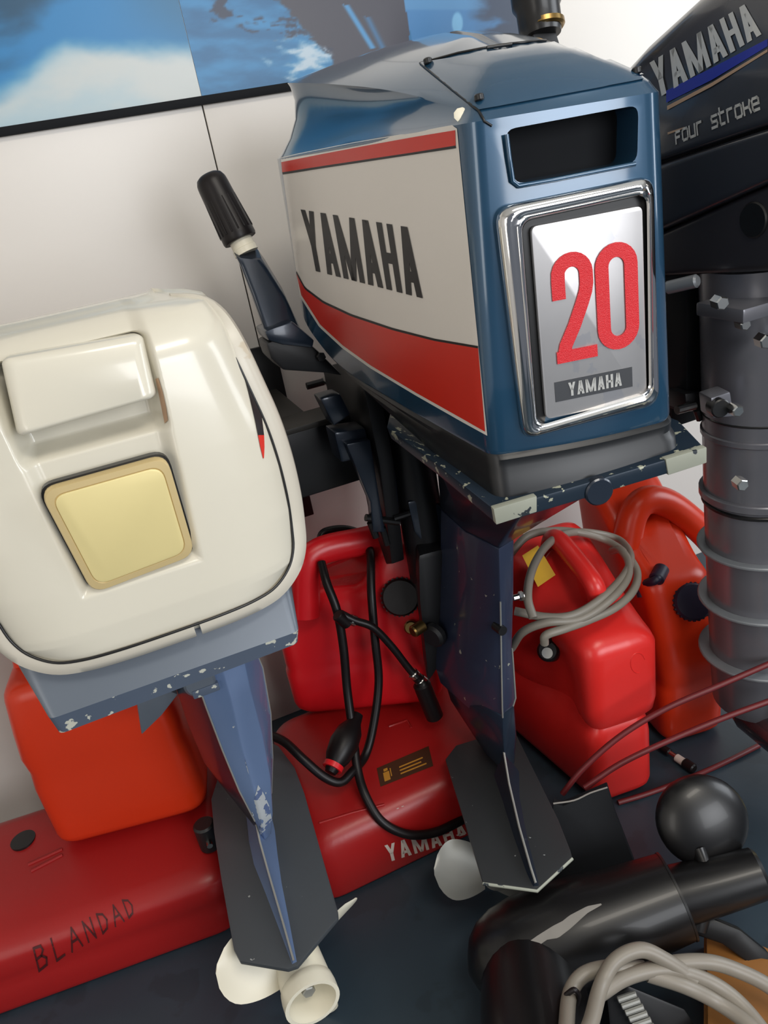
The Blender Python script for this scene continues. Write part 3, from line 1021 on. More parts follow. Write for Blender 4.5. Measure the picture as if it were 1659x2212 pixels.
till = empty('tiller', (0.36, 1.42, 1.08))
till.parent = mid
till.matrix_parent_inverse = mid.matrix_world.inverted()
bpy.context.view_layer.update()
q = [at(x, y, y=1.36) for x, y in ((575, 742), (640, 716), (690, 760), (742, 812), (700, 806), (612, 800), (585, 775))]
prism('steering_bracket', q, (0.0, 0.07, 0), 'blackplastic', till, bevel=0.006)
q = [at(x, y, y=1.352) for x, y in ((571, 716), (632, 694), (680, 735), (676, 752), (612, 745), (580, 736))]
prism('bracket_cap', q, (0.0, 0.075, 0), 'navy', till, bevel=0.005)
bb = at(692, 770, y=1.355)
cyl('bolt', bb, bb + Vector((0, -0.008, 0)), 0.009, 'black', till, n=6, bevel=0.001)
pa_ = [at(608, 706, y=1.40), at(575, 625, y=1.42), at(545, 565, y=1.435), at(533, 545, y=1.44)]
rg = []
for p, w_ in zip(pa_, (0.036, 0.032, 0.026, 0.024)):
    x_ = Vector((0.95, 0, -0.3)) * w_
    y_ = Vector((0.1, 0.85, 0.35)) * 0.028
    rg.append(round_ring([p - x_ - y_, p + x_ - y_, p + x_ + y_, p - x_ + y_], 0.012, 3))
loft('tiller_arm', rg, 'navy', till, angle=40)
g0, g1 = at(531, 542, y=1.44), at(452, 384, y=1.475)
ga = (g1 - g0).normalized()
lathe('collar', g0 - ga * 0.004, ga, [(0, 0.0), (0, 0.0225), (0.010, 0.0225), (0.011, 0.021), (0.035, 0.021), (0.035, 0)], 'propcream', till, n=20)
gl = (g1 - g0).length
gp = [(0.02, 0.0), (0.02, 0.030)] + [(0.024 + (gl - 0.04) * k / 10, 0.0315 - 0.0035 * k / 10) for k in range(11)] + [(gl - 0.010, 0.0275), (gl - 0.006, 0.0268), (gl + 0.001, 0.0235), (gl + 0.005, 0.017), (gl + 0.007, 0.0)]
grip = lathe('grip', g0, ga, gp, 'rubber', till, n=24)
u_ = ga.orthogonal().normalized()
v_ = ga.cross(u_)
for k in range(16):
    a = 2 * math.pi * k / 16
    e = u_ * math.cos(a) + v_ * math.sin(a)
    sweep('grip_rib', [g0 + ga * 0.035 + e * 0.0315, g0 + ga * (gl - 0.04) + e * 0.0278], 0.0016, 'rubber', grip, n=5)

# ------------------------------------------------------------------ left motor: cream hood with gold badge
YR = 0.85
left = empty('outboard_motor', (-0.02, 1.1, 0.03))
tag(left, 'cream outboard motor with gold badge and white propeller, leftmost', 'outboard motor', 'outboard motors hung on the wall rack')
XC = -0.027
HZ = [0.900, 0.905, 0.915, 0.93, 0.95, 0.98, 1.02, 1.10, 1.20, 1.25, 1.275, 1.292, 1.302]
HW = [0.118, 0.148, 0.163, 0.174, 0.181, 0.186, 0.187, 0.172, 0.152, 0.140, 0.125, 0.105, 0.085]


RPX = [(646, 1180), (640, 1080), (622, 990), (596, 905), (562, 830), (528, 752), (498, 692), (470, 652)]
RXZ = sorted([(p.z, p.x) for p in [at(x, y, y=0.91) for x, y in RPX]])
HZ2 = [z for z in HZ if z < RXZ[0][0] - 0.02] + [z for z, x in RXZ] + [RXZ[-1][0] + 0.006, RXZ[-1][0] + 0.011]
HW2 = [w for z, w in zip(HZ, HW) if z < RXZ[0][0] - 0.02] + [x - XC for z, x in RXZ] + [RXZ[-1][1] - XC - 0.02, RXZ[-1][1] - XC - 0.055]
ZT = HZ2[-1]


def hoodw(z):
    return float(np.interp(z, HZ2, HW2))


def chan(px0, py0, px1, py1):
    a, b = at(px0, py0, y=YR), at(px1, py1, y=YR)
    return lambda z: a.x + (b.x - a.x) * (z - a.z) / (b.z - a.z)


ch_r = chan(338, 745, 440, 1200)
ch_l = chan(-30, 890, 158, 1265)
z_cb = at(300, 1262, y=YR).z
z_lip0, z_lip1 = at(190, 915, y=YR).z, at(160, 765, y=YR).z
z_sh = at(210, 965, y=YR).z


def depth(x, z):
    u = (x - XC) / max(0.02, hoodw(z))
    d = 0.075 * (1 - math.sqrt(max(0.0, 1 - min(1, abs(u)) ** 4.5)))
    d += 0.03 * max(0.0, (z - 0.95) / 0.3)
    if z > ZT - 0.06:
        t = min(1, (z - ZT + 0.06) / 0.06)
        d += 0.085 * (1 - math.sqrt(max(0, 1 - t * t)))
    if z < 0.925:
        t = (0.925 - z) / 0.025
        d += 0.014 * (1 - math.sqrt(max(0, 1 - min(1, t) ** 2)))
    w = 0.02
    cr, cl = ch_r(z), ch_l(z)
    inside = min(smooth01((cr - x) / w), smooth01((x - cl) / w), smooth01((z - z_cb) / w))
    d += 0.016 * inside
    if inside > 0:
        # hand slot under the lip
        d += 0.035 * inside * smooth01((z - z_sh + 0.012) / 0.016) * smooth01((z_lip1 - z) / 0.01)
    return YR + d


NX, NZ = 230, 230
V, Fc = [], []
zz = [0.900 + (ZT - 0.900) * (j / NZ) for j in range(NZ + 1)]
for z in zz:
    w_ = hoodw(z)
    for i in range(NX + 1):
        u = -1 + 2 * i / NX
        u = math.copysign(abs(u) ** 0.85, u)
        x = XC + u * w_
        V.append((x, depth(x, z), z))
for j in range(NZ):
    for i in range(NX):
        a = j * (NX + 1) + i
        Fc.append((a, a + 1, a + NX + 2, a + NX + 1))
# close the hood towards the front with a tapering shell
k0 = len(V)
outl = [i for i in range(NX + 1)] + [(j * (NX + 1) + NX) for j in range(1, NZ + 1)] + [NZ * (NX + 1) + i for i in range(NX - 1, -1, -1)] + [j * (NX + 1) for j in range(NZ - 1, 0, -1)]
prevr = outl
for yy, sc, dz in ((0.99, 0.985, 0.004), (1.10, 0.95, 0.0), (1.22, 0.86, -0.02), (1.30, 0.70, -0.05), (1.33, 0.45, -0.07)):
    ringi = []
    for idx in outl:
        x, y, z = V[idx]
        zc = 1.05
        fz = max(0, (z - zc) / 0.25)
        V.append((XC + (x - XC) * sc, max(y + 0.01, yy), zc + (z - zc) * (sc if z < zc else min(1.0, sc + 0.03)) + dz * fz))
        ringi.append(len(V) - 1)
    n = len(outl)
    for i in range(n):
        Fc.append((prevr[i], ringi[i], ringi[(i + 1) % n], prevr[(i + 1) % n]))
    prevr = ringi
Fc.append(tuple(prevr))
lh = mesh('hood', V, Fc, 'cream', left, angle=42)

# lip over the hand slot
lipq = [at(-6, 795, y=YR), at(318, 736, y=YR), at(345, 868, y=YR), at(36, 958, y=YR)]
rl0 = round_ring([p + Vector((0, 0.07, 0)) for p in lipq], 0.012, 5)
rl1 = round_ring([p + Vector((0, 0.052 if i < 2 else 0.026, 0)) for i, p in enumerate(lipq)], 0.008, 5)
cl_ = sum(lipq, Vector()) / 4
rl2 = [lerp(p, Vector((cl_.x, p.y, cl_.z)), 0.05) + Vector((0, -0.007, 0)) for p in rl1]
rl3 = [lerp(p, Vector((cl_.x, p.y, cl_.z)), 0.16) + Vector((0, -0.010, 0)) for p in rl1]
loft('lift_lip', [rl0, rl1, rl2, rl3], 'cream', left, angle=60)

T_lh = bvh_of(lh)
patch('paint_chip', [(337, 818), (344, 850), (351, 885), (357, 915)], [(343, 816), (353, 848), (360, 880), (364, 908)], T_lh, 'chiptan', lh, 10, 2, 0.0008)
# gold badge
gb = [at(84, 1056, y=YR + 0.012), at(358, 980, y=YR + 0.012), at(420, 1192, y=YR + 0.012), at(200, 1276, y=YR + 0.012)]
gr0 = round_ring(gb, 0.018, 6)
gcen = sum(gb, Vector()) / 4


def shrink(r, t, dy):
    return [lerp(p, Vector((gcen.x, p.y, gcen.z)), t) + Vector((0, dy, 0)) for p in r]


gbd = loft('badge', [shrink(gr0, 0, 0.012), shrink(gr0, 0, -0.008), shrink(gr0, 0.02, -0.0105), shrink(gr0, 0.12, -0.011), shrink(gr0, 0.135, -0.0095)], 'goldrim', left, angle=50)
loft('badge_face', [shrink(gr0, 0.14, -0.009), shrink(gr0, 0.14, -0.0112), shrink(gr0, 0.17, -0.0118)], 'gold', gbd, angle=50)
loft('badge_gap', [shrink(gr0, -0.035, 0.012), shrink(gr0, -0.035, 0.0015)], 'black', gbd)

# rim band around the hood, in two lengths with a joint
def outline(z0, z1, side, n=40):
    pts = []
    for j in range(n + 1):
        z = z0 + (z1 - z0) * j / n
        pts.append((XC + side * hoodw(z), z))
    return pts


full = outline(1.282, 0.9, -1, 90) + [(XC - 0.118 + 0.236 * k / 30, 0.9) for k in range(1, 30)] + outline(0.9, 1.282, 1, 90)
# even spacing along the rim, then a smooth depth
_fl = [0.0]
for a, b in zip(full[:-1], full[1:]):
    _fl.append(_fl[-1] + math.dist(a, b))
_s = np.linspace(0, _fl[-1], 160)
full = list(zip(np.interp(_s, _fl, [p[0] for p in full]), np.interp(_s, _fl, [p[1] for p in full])))
_yy = [depth(XC + (x - XC) * 0.94 , max(z + (0.012 if z < 0.95 else 0.0), 0.912)) for x, z in full]
_yy = [float(np.mean(_yy[max(0, i - 7):i + 8])) for i in range(len(_yy))]
_xz = [(float(np.mean([p[0] for p in full[max(0, i - 3):i + 4]])), float(np.mean([p[1] for p in full[max(0, i - 3):i + 4]]))) for i in range(len(full))]


def band(name, i0, i1, material, parent, groove=False):
    R = []
    for i in range(i0, i1 + 1):
        x, z = _xz[i]
        a, b = _xz[max(0, i - 2)], _xz[min(len(_xz) - 1, i + 2)]
        t = Vector((b[0] - a[0], 0, b[1] - a[1])).normalized()
        nn_ = Vector((t.z, 0, -t.x))
        if nn_.dot(Vector((XC - x, 0, 1.1 - z))) > 0:
            nn_ = -nn_
        p = Vector((x, _yy[i], z))
        en = smooth01(min(i, len(_xz) - 1 - i) / 14)
        p += Vector((0, 0.012 * (1 - en), 0))
        nn_ = nn_ * (0.25 + 0.75 * en)
        bk = Vector((0, 1, 0)) * (0.3 + 0.7 * en)
        if groove:
            R.append(p - nn_ * 0.0145 - bk * 0.0055)
        else:
            R.append([p - nn_ * 0.014 + bk * 0.02, p - nn_ * 0.0135 - bk * 0.006, p - nn_ * 0.006 - bk * 0.0065, p + nn_ * 0.004 - bk * 0.002, p + nn_ * 0.008 + bk * 0.012, p + nn_ * 0.005 + bk * 0.03])
    if groove:
        return sweep(name, R, 0.0018, material, parent, n=6)
    V, Fc = loft_vf(R, True, True)
    return mesh(name, V, Fc, material, parent, angle=50)


half = len(full) // 2 + 4
band('rim_band', 0, half - 1, 'creamband', left)
band('rim_band', half, len(full) - 1, 'creamband', left)
band('rim_groove', 0, len(full) - 1, 'black', left, groove=True)
# dark and red stripe on the right flank
T_lh = bvh_of(lh)
patch('flank_stripe', [(498, 700), (520, 790), (536, 850), (549, 905), (556, 940)], [(510, 702), (534, 775), (554, 845), (564, 900), (569, 940)], T_lh, 'decalblack', lh, 24, 2, 0.0012)
patch('flank_stripe', [(556, 940), (561, 965), (567, 990)], [(569, 940), (570, 965), (569, 990)], T_lh, 'decalred', lh, 10, 2, 0.0012)

# grey-blue tray under the hood
tt = [(-0.222, 0.905, 0.938), (0.146, 0.905, 0.938), (0.135, 1.25, 0.95), (-0.185, 1.25, 0.95)]
a_, b_ = at(102, 1556, y=YR + 0.004), at(649, 1362, y=YR + 0.004)
c_, d_ = at(124, 1588, y=YR + 0.012), at(648, 1388, y=YR + 0.012)
tm = [a_, b_, (0.115, 1.24, 0.86), (-0.17, 1.24, 0.86)]
tb = [c_, d_, (0.10, 1.22, 0.84), (-0.155, 1.22, 0.84)]
loft('tray', [round_ring(tt, 0.03, 5), round_ring(tm, 0.012, 5)], 'greyblue', left, angle=40)
loft('tray_lip', [round_ring(tm, 0.012, 5), round_ring(tb, 0.012, 5)], 'greybluechip', left, angle=40)

# leg
def lsec(lf, e1, cr, e2, fl, y):
    a = at(*lf, y=y + 0.12)
    b, c, d, e = at(*e1, y=y + 0.01), at(*cr, y=y), at(*e2, y=y + 0.008), at(*fl, y=y + 0.06)
    z = c.z
    for p in (a, b, d, e):
        p.z = z
    f = Vector((e.x - 0.01, y + 0.17, z))
    g = Vector((lerp(a, e, 0.5).x, y + 0.22, z))
    return [a, b, c, d, e, f, g]


YL = 1.08
ls = [lsec((374, 1455), (425, 1470), (478, 1440), (528, 1425), (560, 1440), YL), lsec((392, 1520), (446, 1530), (500, 1515), (545, 1505), (588, 1510), YL),
      lsec((425, 1620), (482, 1625), (522, 1615), (570, 1600), (603, 1600), YL), lsec((462, 1710), (518, 1712), (548, 1705), (588, 1695), (606, 1690), YL),
      lsec((510, 1780), (552, 1778), (566, 1776), (592, 1768), (603, 1764), YL + 0.005), lsec((545, 1815), (566, 1815), (572, 1815), (588, 1808), (594, 1806), YL + 0.02)]
lleg = loft('leg', [[q[1], q[2], q[3], q[4], q[4] + Vector((-0.01, 0.05, 0)), q[1] + Vector((0.006, 0.05, 0))] for q in ls], 'legblue', left, bevel=0.0025, angle=30)
loft('leg_front_shaded', [[q[0], q[1] + Vector((0.001, 0.006, 0)), q[4] + Vector((-0.004, 0.02, 0)), q[5], q[6]] for q in ls], 'navy', left, bevel=0.004, angle=40)  # same paint as the leg; navy puts its shadow into the colour
sweep('worn_edge', [q[1] + Vector((0, -0.0005, 0)) for q in ls[:5]], 0.0016, 'propgrey', lleg, n=6)
sweep('worn_edge', [q[4] + Vector((-0.001, -0.0005, 0)) for q in ls[:5]], 0.0018, 'propgrey', lleg, n=6)
T_ll = bvh_of(lleg)
patch('worn_patch', [(543, 1768), (552, 1786), (563, 1803), (575, 1790), (587, 1770)], [(546, 1745), (550, 1722), (557, 1695), (570, 1715), (581, 1740)], T_ll, 'wornpatch', lleg, 16, 6, 0.0008)
cyl('leg_boss', at(432, 1478, y=YL - 0.004), at(432, 1478, y=YL - 0.004) + Vector((0, 0.03, 0)), 0.026, 'greyblue', lleg, bevel=0.004)
box('leg_lug', tuple(at(418, 1508, y=YL + 0.0) + Vector((0, -0.006, 0))), tuple(at(470, 1470, y=YL) + Vector((0, 0.04, 0))), 'greybluechip', lleg, bevel=0.003)
bk = [at(x, y, y=1.2) for x, y in ((296, 1522), (360, 1490), (385, 1500), (350, 1545), (306, 1588))]
prism('trim_bracket', bk, (0, 0.03, 0), 'greyblue', left, bevel=0.003)
cyl('clamp_post', (-0.02, 1.36, 0.62), (-0.02, 1.36, 1.0), 0.05, 'blackplastic', left, bevel=0.006)
for cx in (-0.11, 0.05):
    prism('clamp_plate', [(cx, 1.30, 1.02), (cx, 1.56, 1.00), (cx, 1.56, 0.935), (cx, 1.428, 0.935), (cx, 1.425, 0.70), (cx, 1.37, 0.62), (cx, 1.29, 0.86)], (0.03, 0, 0), 'blackplastic', left, bevel=0.004)

# plate, fin, propeller
LZ = 0.25
lp_ = [at(x, y, z=LZ) for x, y in ((642, 2086), (621, 2093), (518, 2076), (505, 2052), (478, 1900), (462, 1795), (456, 1726), (480, 1650), (560, 1590), (602, 1612), (636, 1657), (657, 1712), (690, 1829), (729, 1966), (730, 1982))]
lpl = prism('cavitation_plate', lp_[::-1], (0, 0, -0.009), 'plategrey', left, bevel=0.002)
fr = []
for (x, y), w_, h_ in zip([(556, 1740), (566, 1800), (574, 1850), (590, 1910), (616, 2001), (636, 2074)], (0.024, 0.026, 0.023, 0.016, 0.009, 0.004), (0.10, 0.072, 0.046, 0.028, 0.015, 0.006)):
    c = at(x, y + 6, z=LZ)
    fr.append([c + Vector((-w_, 0, 0)), c + Vector((-w_ * 0.35, 0, h_ * 0.5)), c + Vector((-0.002, 0, h_)), c + Vector((0.002, 0, h_)), c + Vector((w_ * 0.35, 0, h_ * 0.5)), c + Vector((w_, 0, 0))])
loft('plate_fin', fr, 'legblue', lpl, angle=60)
sweep('worn_edge', [lerp(q[2], q[3], 0.5) for q in fr[1:]], 0.002, 'propgrey', lpl, n=6)
hubp = at(676, 2168, z=0.148)
ha = Vector((0.03, -1, 0.02)).normalized()
gl0 = hubp - ha * 0.42
lathe('gearcase', gl0, ha, [(0, 0.002), (0.02, 0.02), (0.07, 0.04), (0.18, 0.044), (0.28, 0.042), (0.30, 0.04)], 'legblue', left, n=20)
prism('gearcase_strut', [gl0 + ha * 0.08 + Vector((-0.01, 0, 0.03)), gl0 + ha * 0.28 + Vector((-0.01, 0, 0.03)), gl0 + ha * 0.28 + Vector((-0.01, 0, 0.075)), gl0 + ha * 0.08 + Vector((-0.01, 0, 0.075))], (0.02, 0, 0), 'legblue', left)
prism('skeg', [gl0 + ha * 0.08 + Vector((-0.004, 0, -0.03)), gl0 + ha * 0.28 + Vector((-0.004, 0, -0.03)), gl0 + ha * 0.27 + Vector((-0.004, 0, -0.13)), gl0 + ha * 0.21 + Vector((-0.004, 0, -0.13))], (0.008, 0, 0), 'legblue', left)
lprop = empty('propeller', hubp)
lprop.parent = left
lprop.matrix_parent_inverse = left.matrix_world.inverted()
bpy.context.view_layer.update()
lathe('hub', hubp - ha * 0.115, ha, [(0, 0.02), (0, 0.036), (0.02, 0.042), (0.08, 0.044), (0.082, 0.046), (0.095, 0.0475), (0.115, 0.0475), (0.115, 0.041), (0.06, 0.036), (0.05, 0.0)], 'propcream', lprop, n=36, angle=40)
cyl('shaft_nut', hubp - ha * 0.062, hubp - ha * 0.02, 0.012, 'propgrey', lprop, n=6, bevel=0.002)
for k, ang in enumerate((58, -58, 178)):
    blade('blade', hubp - ha * 0.082, ha, math.radians(ang), 0.03, 0.150, 0.085, 0.72, 'propcream', lprop, thick=0.008)

# ------------------------------------------------------------------ right motor: charcoal four stroke
rm = empty('outboard_motor', (1.06, 1.0, 0.05))
tag(rm, 'charcoal four stroke outboard motor with round grey column, rightmost', 'outboard motor', 'outboard motors hung on the wall rack')
XS = 0.92


def rloft(name, lo, hi, inset, material, crown=0.0):
    R = []
    for y, sh in ((1.40, 0.10), (1.375, 0.035), (1.30, 0.008), (1.20, 0), (1.08, 0), (0.95, 0), (0.80, 0.01), (0.66, 0.03), (0.60, 0.09)):
        z0, z1 = lo(y), hi(y)
        x0, x1 = XS + inset + sh, 1.30 - inset - sh
        C = [(x0, y, z0), (x1, y, z0), (x1 - crown * 0.8, y, z1), (x0 + crown, y, z1)]
        R.append(round_ring(C, [0.012, 0.012, 0.05 if crown else 0.012, 0.05 if crown else 0.012], 6))
    return loft(name, R, material, rm, angle=40)


s1 = lambda y: 1.307 + (1.077 - y) * 0.163
s2 = lambda y: 1.205 + (1.077 - y) * 0.318
s3 = lambda y: 1.118 + (1.077 - y) * 0.11
topz = lambda y: float(np.interp(y, [0.6, 0.9, 1.03, 1.16, 1.3, 1.4], [1.60, 1.58, 1.545, 1.50, 1.44, 1.36]))
rh = rloft('hood', s1, topz, 0.0, 'charcoal', crown=0.05)
rloft('hood_skirt', lambda y: s2(y) - 0.001, lambda y: s1(y) - 0.003, 0.004, 'charcoal')
rlow = rloft('lower_cowl', s3, lambda y: s2(y) - 0.003, 0.014, 'darkcowl')
T_rh = bvh_of(rh)
hr = homography([(1428, 201), (1641, 84), (1612, 2), (1418, 118)])
lettering('lettering', 'YAMAHA', lambda u, v: hit(T_rh, *homography([(1420, 214), (1646, 74), (1618, 4), (1404, 136)])(u, v), 0.001), 'silverink', rh, gap=0.18, w=0.34, widths={'M': 1.45})
patch('blue_stripe', [(1440, 222), (1540, 172), (1659, 100)], [(1440, 196), (1540, 146), (1659, 84)], T_rh, 'blueink', rh, 16, 2, 0.0008)
patch('tan_stripe', [(1442, 238), (1540, 186), (1659, 112)], [(1442, 229), (1540, 178), (1659, 106)], T_rh, 'tanink', rh, 16, 1, 0.0009)
patch('tan_stripe', [(1443, 291), (1480, 277)], [(1443, 286), (1480, 274)], T_rh, 'tanink', rh, 6, 1, 0.0009)
hs = homography([(1461, 310), (1643, 234), (1636, 192), (1458, 272)])
stroke_text('lettering', 'Four stroke', lambda u, v: hit(T_rh, *hs(u, v), 0.001), 0.11, 0.075, 'silverink', rh, gap=0.22)
T_rl = bvh_of(rlow)
bp0 = hit(T_rl, 1628, 475, 0.0)
cyl('blanking_plug', bp0 + Vector((0.01, 0, 0)), bp0 - Vector((0.003, 0, 0)), 0.026, 'black', rlow, bevel=0.002)
cpath = [(1.04, 1.0, 1.13), (1.043, 1.0, 1.05), (1.05, 1.0, 0.86), (1.056, 1.0, 0.69), (1.066, 1.0, 0.5), (1.078, 1.0, 0.3), (1.085, 1.0, 0.2)]
cq = catmull(cpath, 6)
colm = sweep('column', cq, [0.100 - 0.006 * i / len(cq) for i in range(len(cq))], 'column', rm, n=40, up=(1, 0, 0))


def ringat(name, z, r, h, material, r2=None):
    x = float(np.interp(z, [0.2, 0.3, 0.5, 0.69, 0.86, 1.05], [1.085, 1.078, 1.066, 1.056, 1.05, 1.043]))
    return cyl(name, (x, 1.0, z), (x, 1.0, z + h), r, material, colm, r2=r2, n=40, bevel=min(0.002, h * 0.3))


ringat('column_ring', 0.826, 0.1015, 0.012, 'column')
ringat('column_collar', 0.70, 0.106, 0.016, 'column')
ringat('column_collar', 0.685, 0.102, 0.008, 'black')
ringat('column_seam', 0.865, 0.1, 0.004, 'black')
for z, r in ((0.585, 0.113), (0.46, 0.115), (0.325, 0.118)):
    ringat('flange', z, r, 0.007, 'finplate')
box('clamp_strap', tuple(at(1605, 700, y=0.9) + Vector((0, 0, 0))), tuple(at(1605, 700, y=0.9) + Vector((0.2, 0.1, 0.022))), 'column', rm, bevel=0.004)
for x, y, r, yy in ((1560, 655, 0.011, 0.92), (1610, 702, 0.009, 0.905), (1656, 738, 0.012, 0.895), (1556, 882, 0.016, 0.93), (1594, 888, 0.010, 0.905), (1604, 1048, 0.011, 0.905)):
    p = at(x, y, y=yy)
    cyl('bolt', p + Vector((0.006, 0.02, 0)), p - Vector((0.001, 0.003, 0)), r, 'steel' if r != 0.016 else 'black', rm, n=6 if r != 0.016 else 20, bevel=0.002)
prism('bolt_lug', [at(x, y, y=0.94) for x, y in ((1536, 860), (1578, 846), (1586, 900), (1540, 904))], (0.01, 0.04, 0), 'column', rm, bevel=0.004)
box('swivel_bracket', (0.955, 1.08, 0.86), (1.16, 1.40, 1.125), 'blackplastic', rm, bevel=0.01)
box('mount_block', (0.99, 1.16, 0.80), (1.14, 1.43, 0.9), 'blackplastic', rm, bevel=0.01)
for cx in (0.96, 1.13):
    prism('clamp_plate', [(cx, 1.30, 1.02), (cx, 1.56, 1.00), (cx, 1.56, 0.935), (cx, 1.428, 0.935), (cx, 1.425, 0.70), (cx, 1.37, 0.62), (cx, 1.29, 0.86)], (0.03, 0, 0), 'blackplastic', rm, bevel=0.004)
cyl('shift_lever', at(1440, 622, y=1.05), at(1508, 606, y=1.0), 0.011, 'finplate', rm, n=14, bevel=0.003)
cyl('trim_rod', at(1462, 886, y=1.05), at(1500, 876, y=1.05), 0.008, 'steel', rm, n=10)
prism('cowl_latch', [at(x, y, y=1.06) for x, y in ((1480, 850), (1535, 845), (1530, 890), (1484, 890))], (0, 0.05, 0), 'blackplastic', rm, bevel=0.006)
cyl('latch_pin', at(1505, 885, y=1.06), at(1512, 906, y=1.06), 0.007, 'black', rm, n=8)
# upright tiller grip rising behind the blue hood
tg0, tg1 = at(1170, 78, y=1.42), at(1150, -60, y=1.45)
ta = (tg1 - tg0).normalized()
rt = empty('tiller', tg0)
rt.parent = rm
rt.matrix_parent_inverse = rm.matrix_world.inverted()
bpy.context.view_layer.update()
lathe('grip', tg0, ta, [(0, 0.0), (0, 0.036), (0.015, 0.040), (0.045, 0.040), (0.055, 0.046), (0.14, 0.045), (0.15, 0.0)], 'blacklac', rt, n=28)
lathe('collar', tg0 + Vector((0.004, -0.004, -0.002)), ta, [(0.010, 0.0), (0.010, 0.036), (0.014, 0.0395), (0.022, 0.0395), (0.026, 0.0)], 'brass', rt, n=28)
prism('tiller_arm', [(1.0, 1.38, 1.12), (1.06, 1.38, 1.12), tg0 + Vector((0.025, -0.01, 0.005)), tg0 + Vector((-0.025, -0.01, 0.005))], (0, 0.03, 0), 'blackplastic', rt, bevel=0.005)
# lower unit and pale propeller blade at the frame's edge
lathe('gearcase', (1.06, 1.06, 0.17), (0.0, -1, 0.0), [(0, 0.002), (0.02, 0.03), (0.07, 0.05), (0.2, 0.055), (0.3, 0.05)], 'charcoal', rm, n=24)
prism('lower_leg', [(1.03, 1.08, 0.2), (1.03, 0.86, 0.2), (1.03, 0.9, 0.3), (1.03, 1.06, 0.3)], (0.08, 0, 0), 'charcoal', rm, bevel=0.015)
rp = Vector((1.05, 0.76, 0.19))
lathe('propeller_hub', rp, (0, 1, 0), [(0, 0.02), (0.0, 0.04), (0.09, 0.045)], 'charcoal', rm, n=24)
for ang in (70, -50, 190):
    blade('blade', rp + Vector((0, 0.04, 0)), (0, -1, 0), math.radians(ang), 0.035, 0.13, 0.10, 0.6, 'gold', rm, thick=0.008)

# ------------------------------------------------------------------ fuel tanks
def thing(name, loc, label, cat, group=None):
    return tag(empty(name, loc), label, cat, group)


GT = 'fuel tanks stacked by the wall'
# low red tank with handwriting, under the orange one
t1 = thing('fuel_tank', (-0.35, 1.4, 0.0), 'low red fuel tank with handwritten name, under the orange tank on the left', 'fuel tank', GT)


def warp1(p):
    f = smooth01((1.40 - p.y) / 0.2) * smooth01((p.z - 0.1) / 0.1)
    return (p.x, p.y, p.z - 0.035 * f)


b1 = tank_body('body', [(-0.66, 1.235), (-0.085, 1.175), (-0.03, 1.52), (-0.62, 1.58)], rounded_profile(0.0, 0.20, 0.045, [(0.07, 0.0), (0.085, 0.003), (0.1, 0.0)], 0.02), 0.06, 'shadedredtank', t1, warp1)
T1 = bvh_of(b1)
hm1 = homography([(82, 2098), (296, 1972), (282, 1936), (70, 2050)])
stroke_text('handwriting', 'BLANDAD', lambda u, v: hit(T1, *hm1(u, v), 0.0012), 0.06, 0.06, 'marker', b1, gap=0.35)
for x, y0 in ((50, 1815),):
    p = hit(T1, x, y0, 0)
    cyl('vent_well', p - Vector((0, 0, 0.01)), p + Vector((0, 0, 0.002)), 0.026, 'black', b1)
for k in range(2):
    sweep('moulded_rib', [hit(T1, 62 + 6 * k, 1868 + 14 * k, 0.0), hit(T1, 135, 1835 + 12 * k, 0.0)], 0.004, 'shadedredtank', b1, n=8)
fp = at(443, 1790, z=0.22)
ft = empty('fuel_fitting', fp)
ft.parent = t1
ft.matrix_parent_inverse = t1.matrix_world.inverted()
bpy.context.view_layer.update()
cyl('fitting_body', (fp.x, fp.y, 0.17), (fp.x, fp.y, 0.235), 0.022, 'blackplastic', ft, bevel=0.004)
cyl('fitting_pin', (fp.x, fp.y - 0.015, 0.205), (fp.x, fp.y - 0.035, 0.205), 0.006, 'steel', ft, n=10)

# orange tank on top of it
t2 = thing('fuel_tank', (-0.24, 1.45, 0.2), 'tall orange fuel tank behind the cream motor, on the low red tank', 'fuel tank', GT)


def warp2(p):
    c = Vector((-0.23, 1.46))
    f = smooth01((p.z - 0.42) / 0.2)
    return (p.x + (c.x - p.x) * 0.12 * f, p.y + (c.y - p.y) * 0.15 * f, p.z)


b2 = tank_body('body', [(-0.40, 1.375), (-0.088, 1.312), (-0.04, 1.57), (-0.36, 1.64)], rounded_profile(0.203, 0.60, 0.03, [(0.27, 0), (0.36, 0), (0.40, 0.004), (0.44, 0.0), (0.5, 0.0)]), 0.045, 'orangetank', t2, warp2)
sweep('handle', catmull([(-0.34, 1.48, 0.585), (-0.31, 1.48, 0.65), (-0.16, 1.46, 0.65), (-0.12, 1.46, 0.585)], 8), 0.018, 'orangetank', t2)
cyl('cap', (-0.14, 1.42, 0.58), (-0.14, 1.42, 0.63), 0.03, 'bluecap', t2, bevel=0.005)

# low red tank with white lettering
t3 = thing('fuel_tank', (0.33, 1.35, 0.0), 'low red fuel tank with white lettering on its front, lying on the floor', 'fuel tank', GT)


def warp3(p):
    f = smooth01((1.40 - p.y) / 0.24) * smooth01((p.z - 0.08) / 0.1)
    return (p.x, p.y + 0.008 * f, p.z - 0.04 * f)


